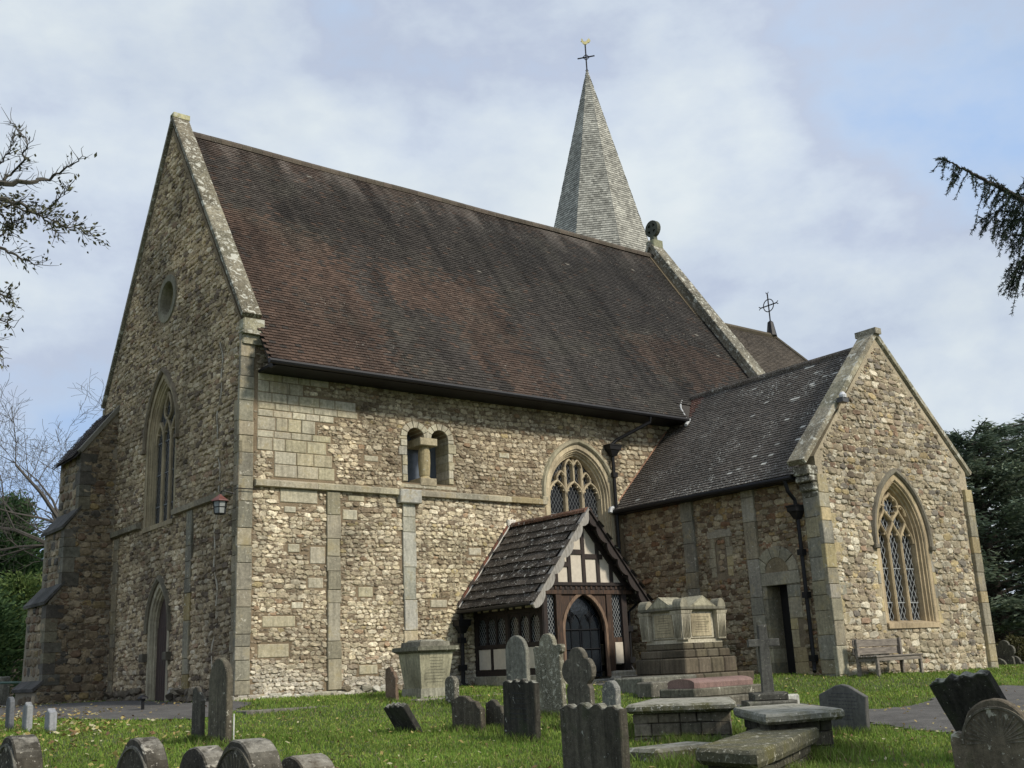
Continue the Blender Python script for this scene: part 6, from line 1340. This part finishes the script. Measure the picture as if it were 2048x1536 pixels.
for pts, r0, dens in limbs:
    P = [pD(u, v, DP+.25*math.sin(i*1.3+u*.01)) for i, (u, v) in enumerate(pts)]; n = len(P); Q = []
    for i in range(n-1):
        for j in range(5): Q.append(P[i]+(P[i+1]-P[i])*j/5+g.normal(0, .012, 3))
    Q.append(P[-1]); k = len(Q); rad = [max(.0035, r0*(1-i/k)**1.2+.0035) for i in range(k)]; tube(lm, Q, rad, 5, (.075, .068, .055), caps=False)
    for i in range(k):
        if np.dot(Q[i]-CAM, rgt)/np.dot(Q[i]-CAM, fwd)*FPX+1024 < -350: continue
        for _ in range(3):
            if g.random() < .8:
                t = Q[min(i+1, k-1)]-Q[max(i-1, 0)]; t /= np.linalg.norm(t)+1e-9; s = g.normal(0, 1, 3); s -= t*np.dot(s, t); s /= np.linalg.norm(s); d = t*.8+s*.7+np.array([0, 0, .25]); d /= np.linalg.norm(d); L = g.uniform(.08, .24); e = Q[i]+d*L; mid = Q[i]+d*L*.5+g.normal(0, .012, 3)
                tube(lm, [Q[i], mid, e], [.0045, .0035, .002], 3, (.075, .068, .055), caps=False)
                nl = g.poisson(3.4*dens+.2)
                for _l in range(nl): LC.append(mid+(e-mid)*g.uniform(.2, 1.2)+g.normal(0, .03, 3)); LD.append(d+g.normal(0, .6, 3))
tp = []
for k in range(14):
    a = k*2.399; b = pD(-585+2*k, 820-45*k, DP); d = np.array([math.cos(a), math.sin(a), .5]); 
    if np.dot(d, rgt) > .2: d = d-rgt*1.4
    grow(lm, b, d, 2.6, .07, 2, g, tp, (.075, .068, .055), .12, 4, .7)
for p_, v_ in tp:
    for _l in range(5): LC.append(np.array(p_)+g.normal(0, .12, 3)); LD.append(v_+g.normal(0, .6, 3))
LC = np.array(LC); n = len(LC); quads(lv, LC, np.array(LD), g.uniform(.045, .085, n), g.uniform(.02, .036, n), np.array([.075, .075, .04])*g.uniform(.5, 1.8, (n, 1)), g)
lm.build('limbs', M_BARK, nt_); lv.build('foliage', M_LEAF, nt_)
# ---- near conifer on the right
g = np.random.default_rng(19); DP = 10.5; base = pD(2620, 1400, DP); cf = thing('conifer_tree', (base[0], base[1], T1(base[0], base[1])), 'dark drooping conifer branches reaching in from the right edge', 'tree')
m = MB(); tube(m, [(base[0], base[1], T1(base[0], base[1])-.3), (base[0], base[1], 5), (base[0], base[1], 12)], [.3, .22, .1], 10, (.07, .055, .045)); m.build('trunk', M_BARK, cf)
br = [([(2590, 640), (2300, 520), (2130, 440), (2048, 398), (1990, 372), (1940, 345), (1905, 326), (1876, 314)], .05), ([(2300, 540), (2150, 470), (2048, 428), (2000, 420), (1962, 440)], .016), ([(2595, 720), (2250, 560), (2100, 490), (2048, 468), (2004, 474)], .04), ([(2250, 600), (2120, 540), (2060, 520), (2022, 528)], .016), ([(2130, 440), (2060, 410), (2020, 385), (1985, 356)], .012), ([(2300, 500), (2160, 400), (2080, 385), (2036, 392)], .014), ([(2130, 490), (2070, 500), (2035, 540), (2022, 575)], .010), ([(2200, 470), (2100, 448), (2030, 440), (1985, 445)], .012), ([(2140, 440), (2090, 350), (2050, 362)], .01)]
lm = MB(); lv = MB(); LC, LD = [], []
def needle(Q):
    for a, b in zip(Q[:-1], Q[1:]):
        L = np.linalg.norm(b-a); d = (b-a)/(L+1e-9)
        for _ in range(max(1, int(L/.0042))):
            s = g.normal(0, 1, 3); s /= np.linalg.norm(s); LC.append(a+(b-a)*g.random()+s*.012); LD.append(d*.7+s)
for pts, r0 in br:
    P = [pD(u, v, DP+.3*math.sin(i+u*.02)) for i, (u, v) in enumerate(pts)]; Q = []
    for i in range(len(P)-1):
        for j in range(9): Q.append(P[i]+(P[i+1]-P[i])*j/9+g.normal(0, .006, 3))
    Q.append(P[-1]); k = len(Q); tube(lm, Q, [max(.004, r0*(1-i/k)) for i in range(k)], 5, (.05, .042, .035), caps=False); needle(Q[k//3:])
    for i in range(k//4, k):
        for sgn in (1, -1):
            if g.random() < (.72 if sgn > 0 else .4):
                fr_ = (k-i)/k; L = g.uniform(.08, .16)+.34*min(1, fr_*2.0)*g.uniform(.3, 1); dr = -rgt*g.uniform(.25, .9)+np.array([0, 0, -1.0])*g.uniform(.5, 1.2)+fwd*g.normal(0, .5)
                if sgn < 0: dr = -rgt*g.uniform(.2, 1)+np.array([0, 0, g.uniform(.1, .6)]); L *= .38
                dr /= np.linalg.norm(dr); T_ = [Q[i]+dr*L*t+np.array([0, 0, -.25*L*t*t]) for t in np.linspace(0, 1, 4)]; tube(lm, T_, [.004, .003, .003, .002], 3, (.05, .042, .035), caps=False); needle(T_)
                if L > .16 and g.random() < .7: d2 = dr+g.normal(0, .6, 3); d2 /= np.linalg.norm(d2); T2 = [T_[1]+d2*L*.45*t for t in np.linspace(0, 1, 3)]; needle(T2)
for P_ in br: needle([pD(u, v, DP+.3*math.sin(i+u*.02)) for i, (u, v) in enumerate(P_[0])][:3])
B0 = np.array([base[0], base[1], 0]); CX, DX, CO = [], [], []
for k in range(26):
    z = .8+k*.17; a = k*2.399; d = np.array([math.cos(a), math.sin(a), -.12]); L = 2.6*(1-.035*k)*g.uniform(.8, 1.1)
    if np.dot(d, rgt) < .1: L = min(L, 1.5)
    b = B0+np.array([0, 0, z]); tube(lm, [b, b+d*L*.5, b+d*L-np.array([0, 0, .15])], [.05, .03, .008], 4, (.05, .042, .035), caps=False)
    t = g.uniform(.12, 1, 420); c = b+d*L*t[:, None]+g.normal(0, .16, (420, 3))*np.array([1, 1, .5]); c[:, 2] -= .25*t+np.abs(g.normal(0, .12, 420)); CX.append(c); DX.append(d+g.normal(0, .5, (420, 3))+np.array([0, 0, -.5])); CO.append(np.array([.02, .034, .018])*g.uniform(.6, 1.9, (420, 1)))
quads(lv, np.concatenate(CX), np.concatenate(DX), .14, .035, np.concatenate(CO), g)
LC = np.array(LC); n = len(LC); quads(lv, LC, np.array(LD), g.uniform(.03, .048, n), g.uniform(.006, .010, n), np.array([.02, .034, .018])*g.uniform(.6, 1.9, (n, 1)), g)
lm.build('limbs', M_BARK, cf); lv.build('foliage', M_NEED, cf)
print('verts', sum(len(o.data.vertices) for o in bpy.data.objects if o.type == 'MESH'))
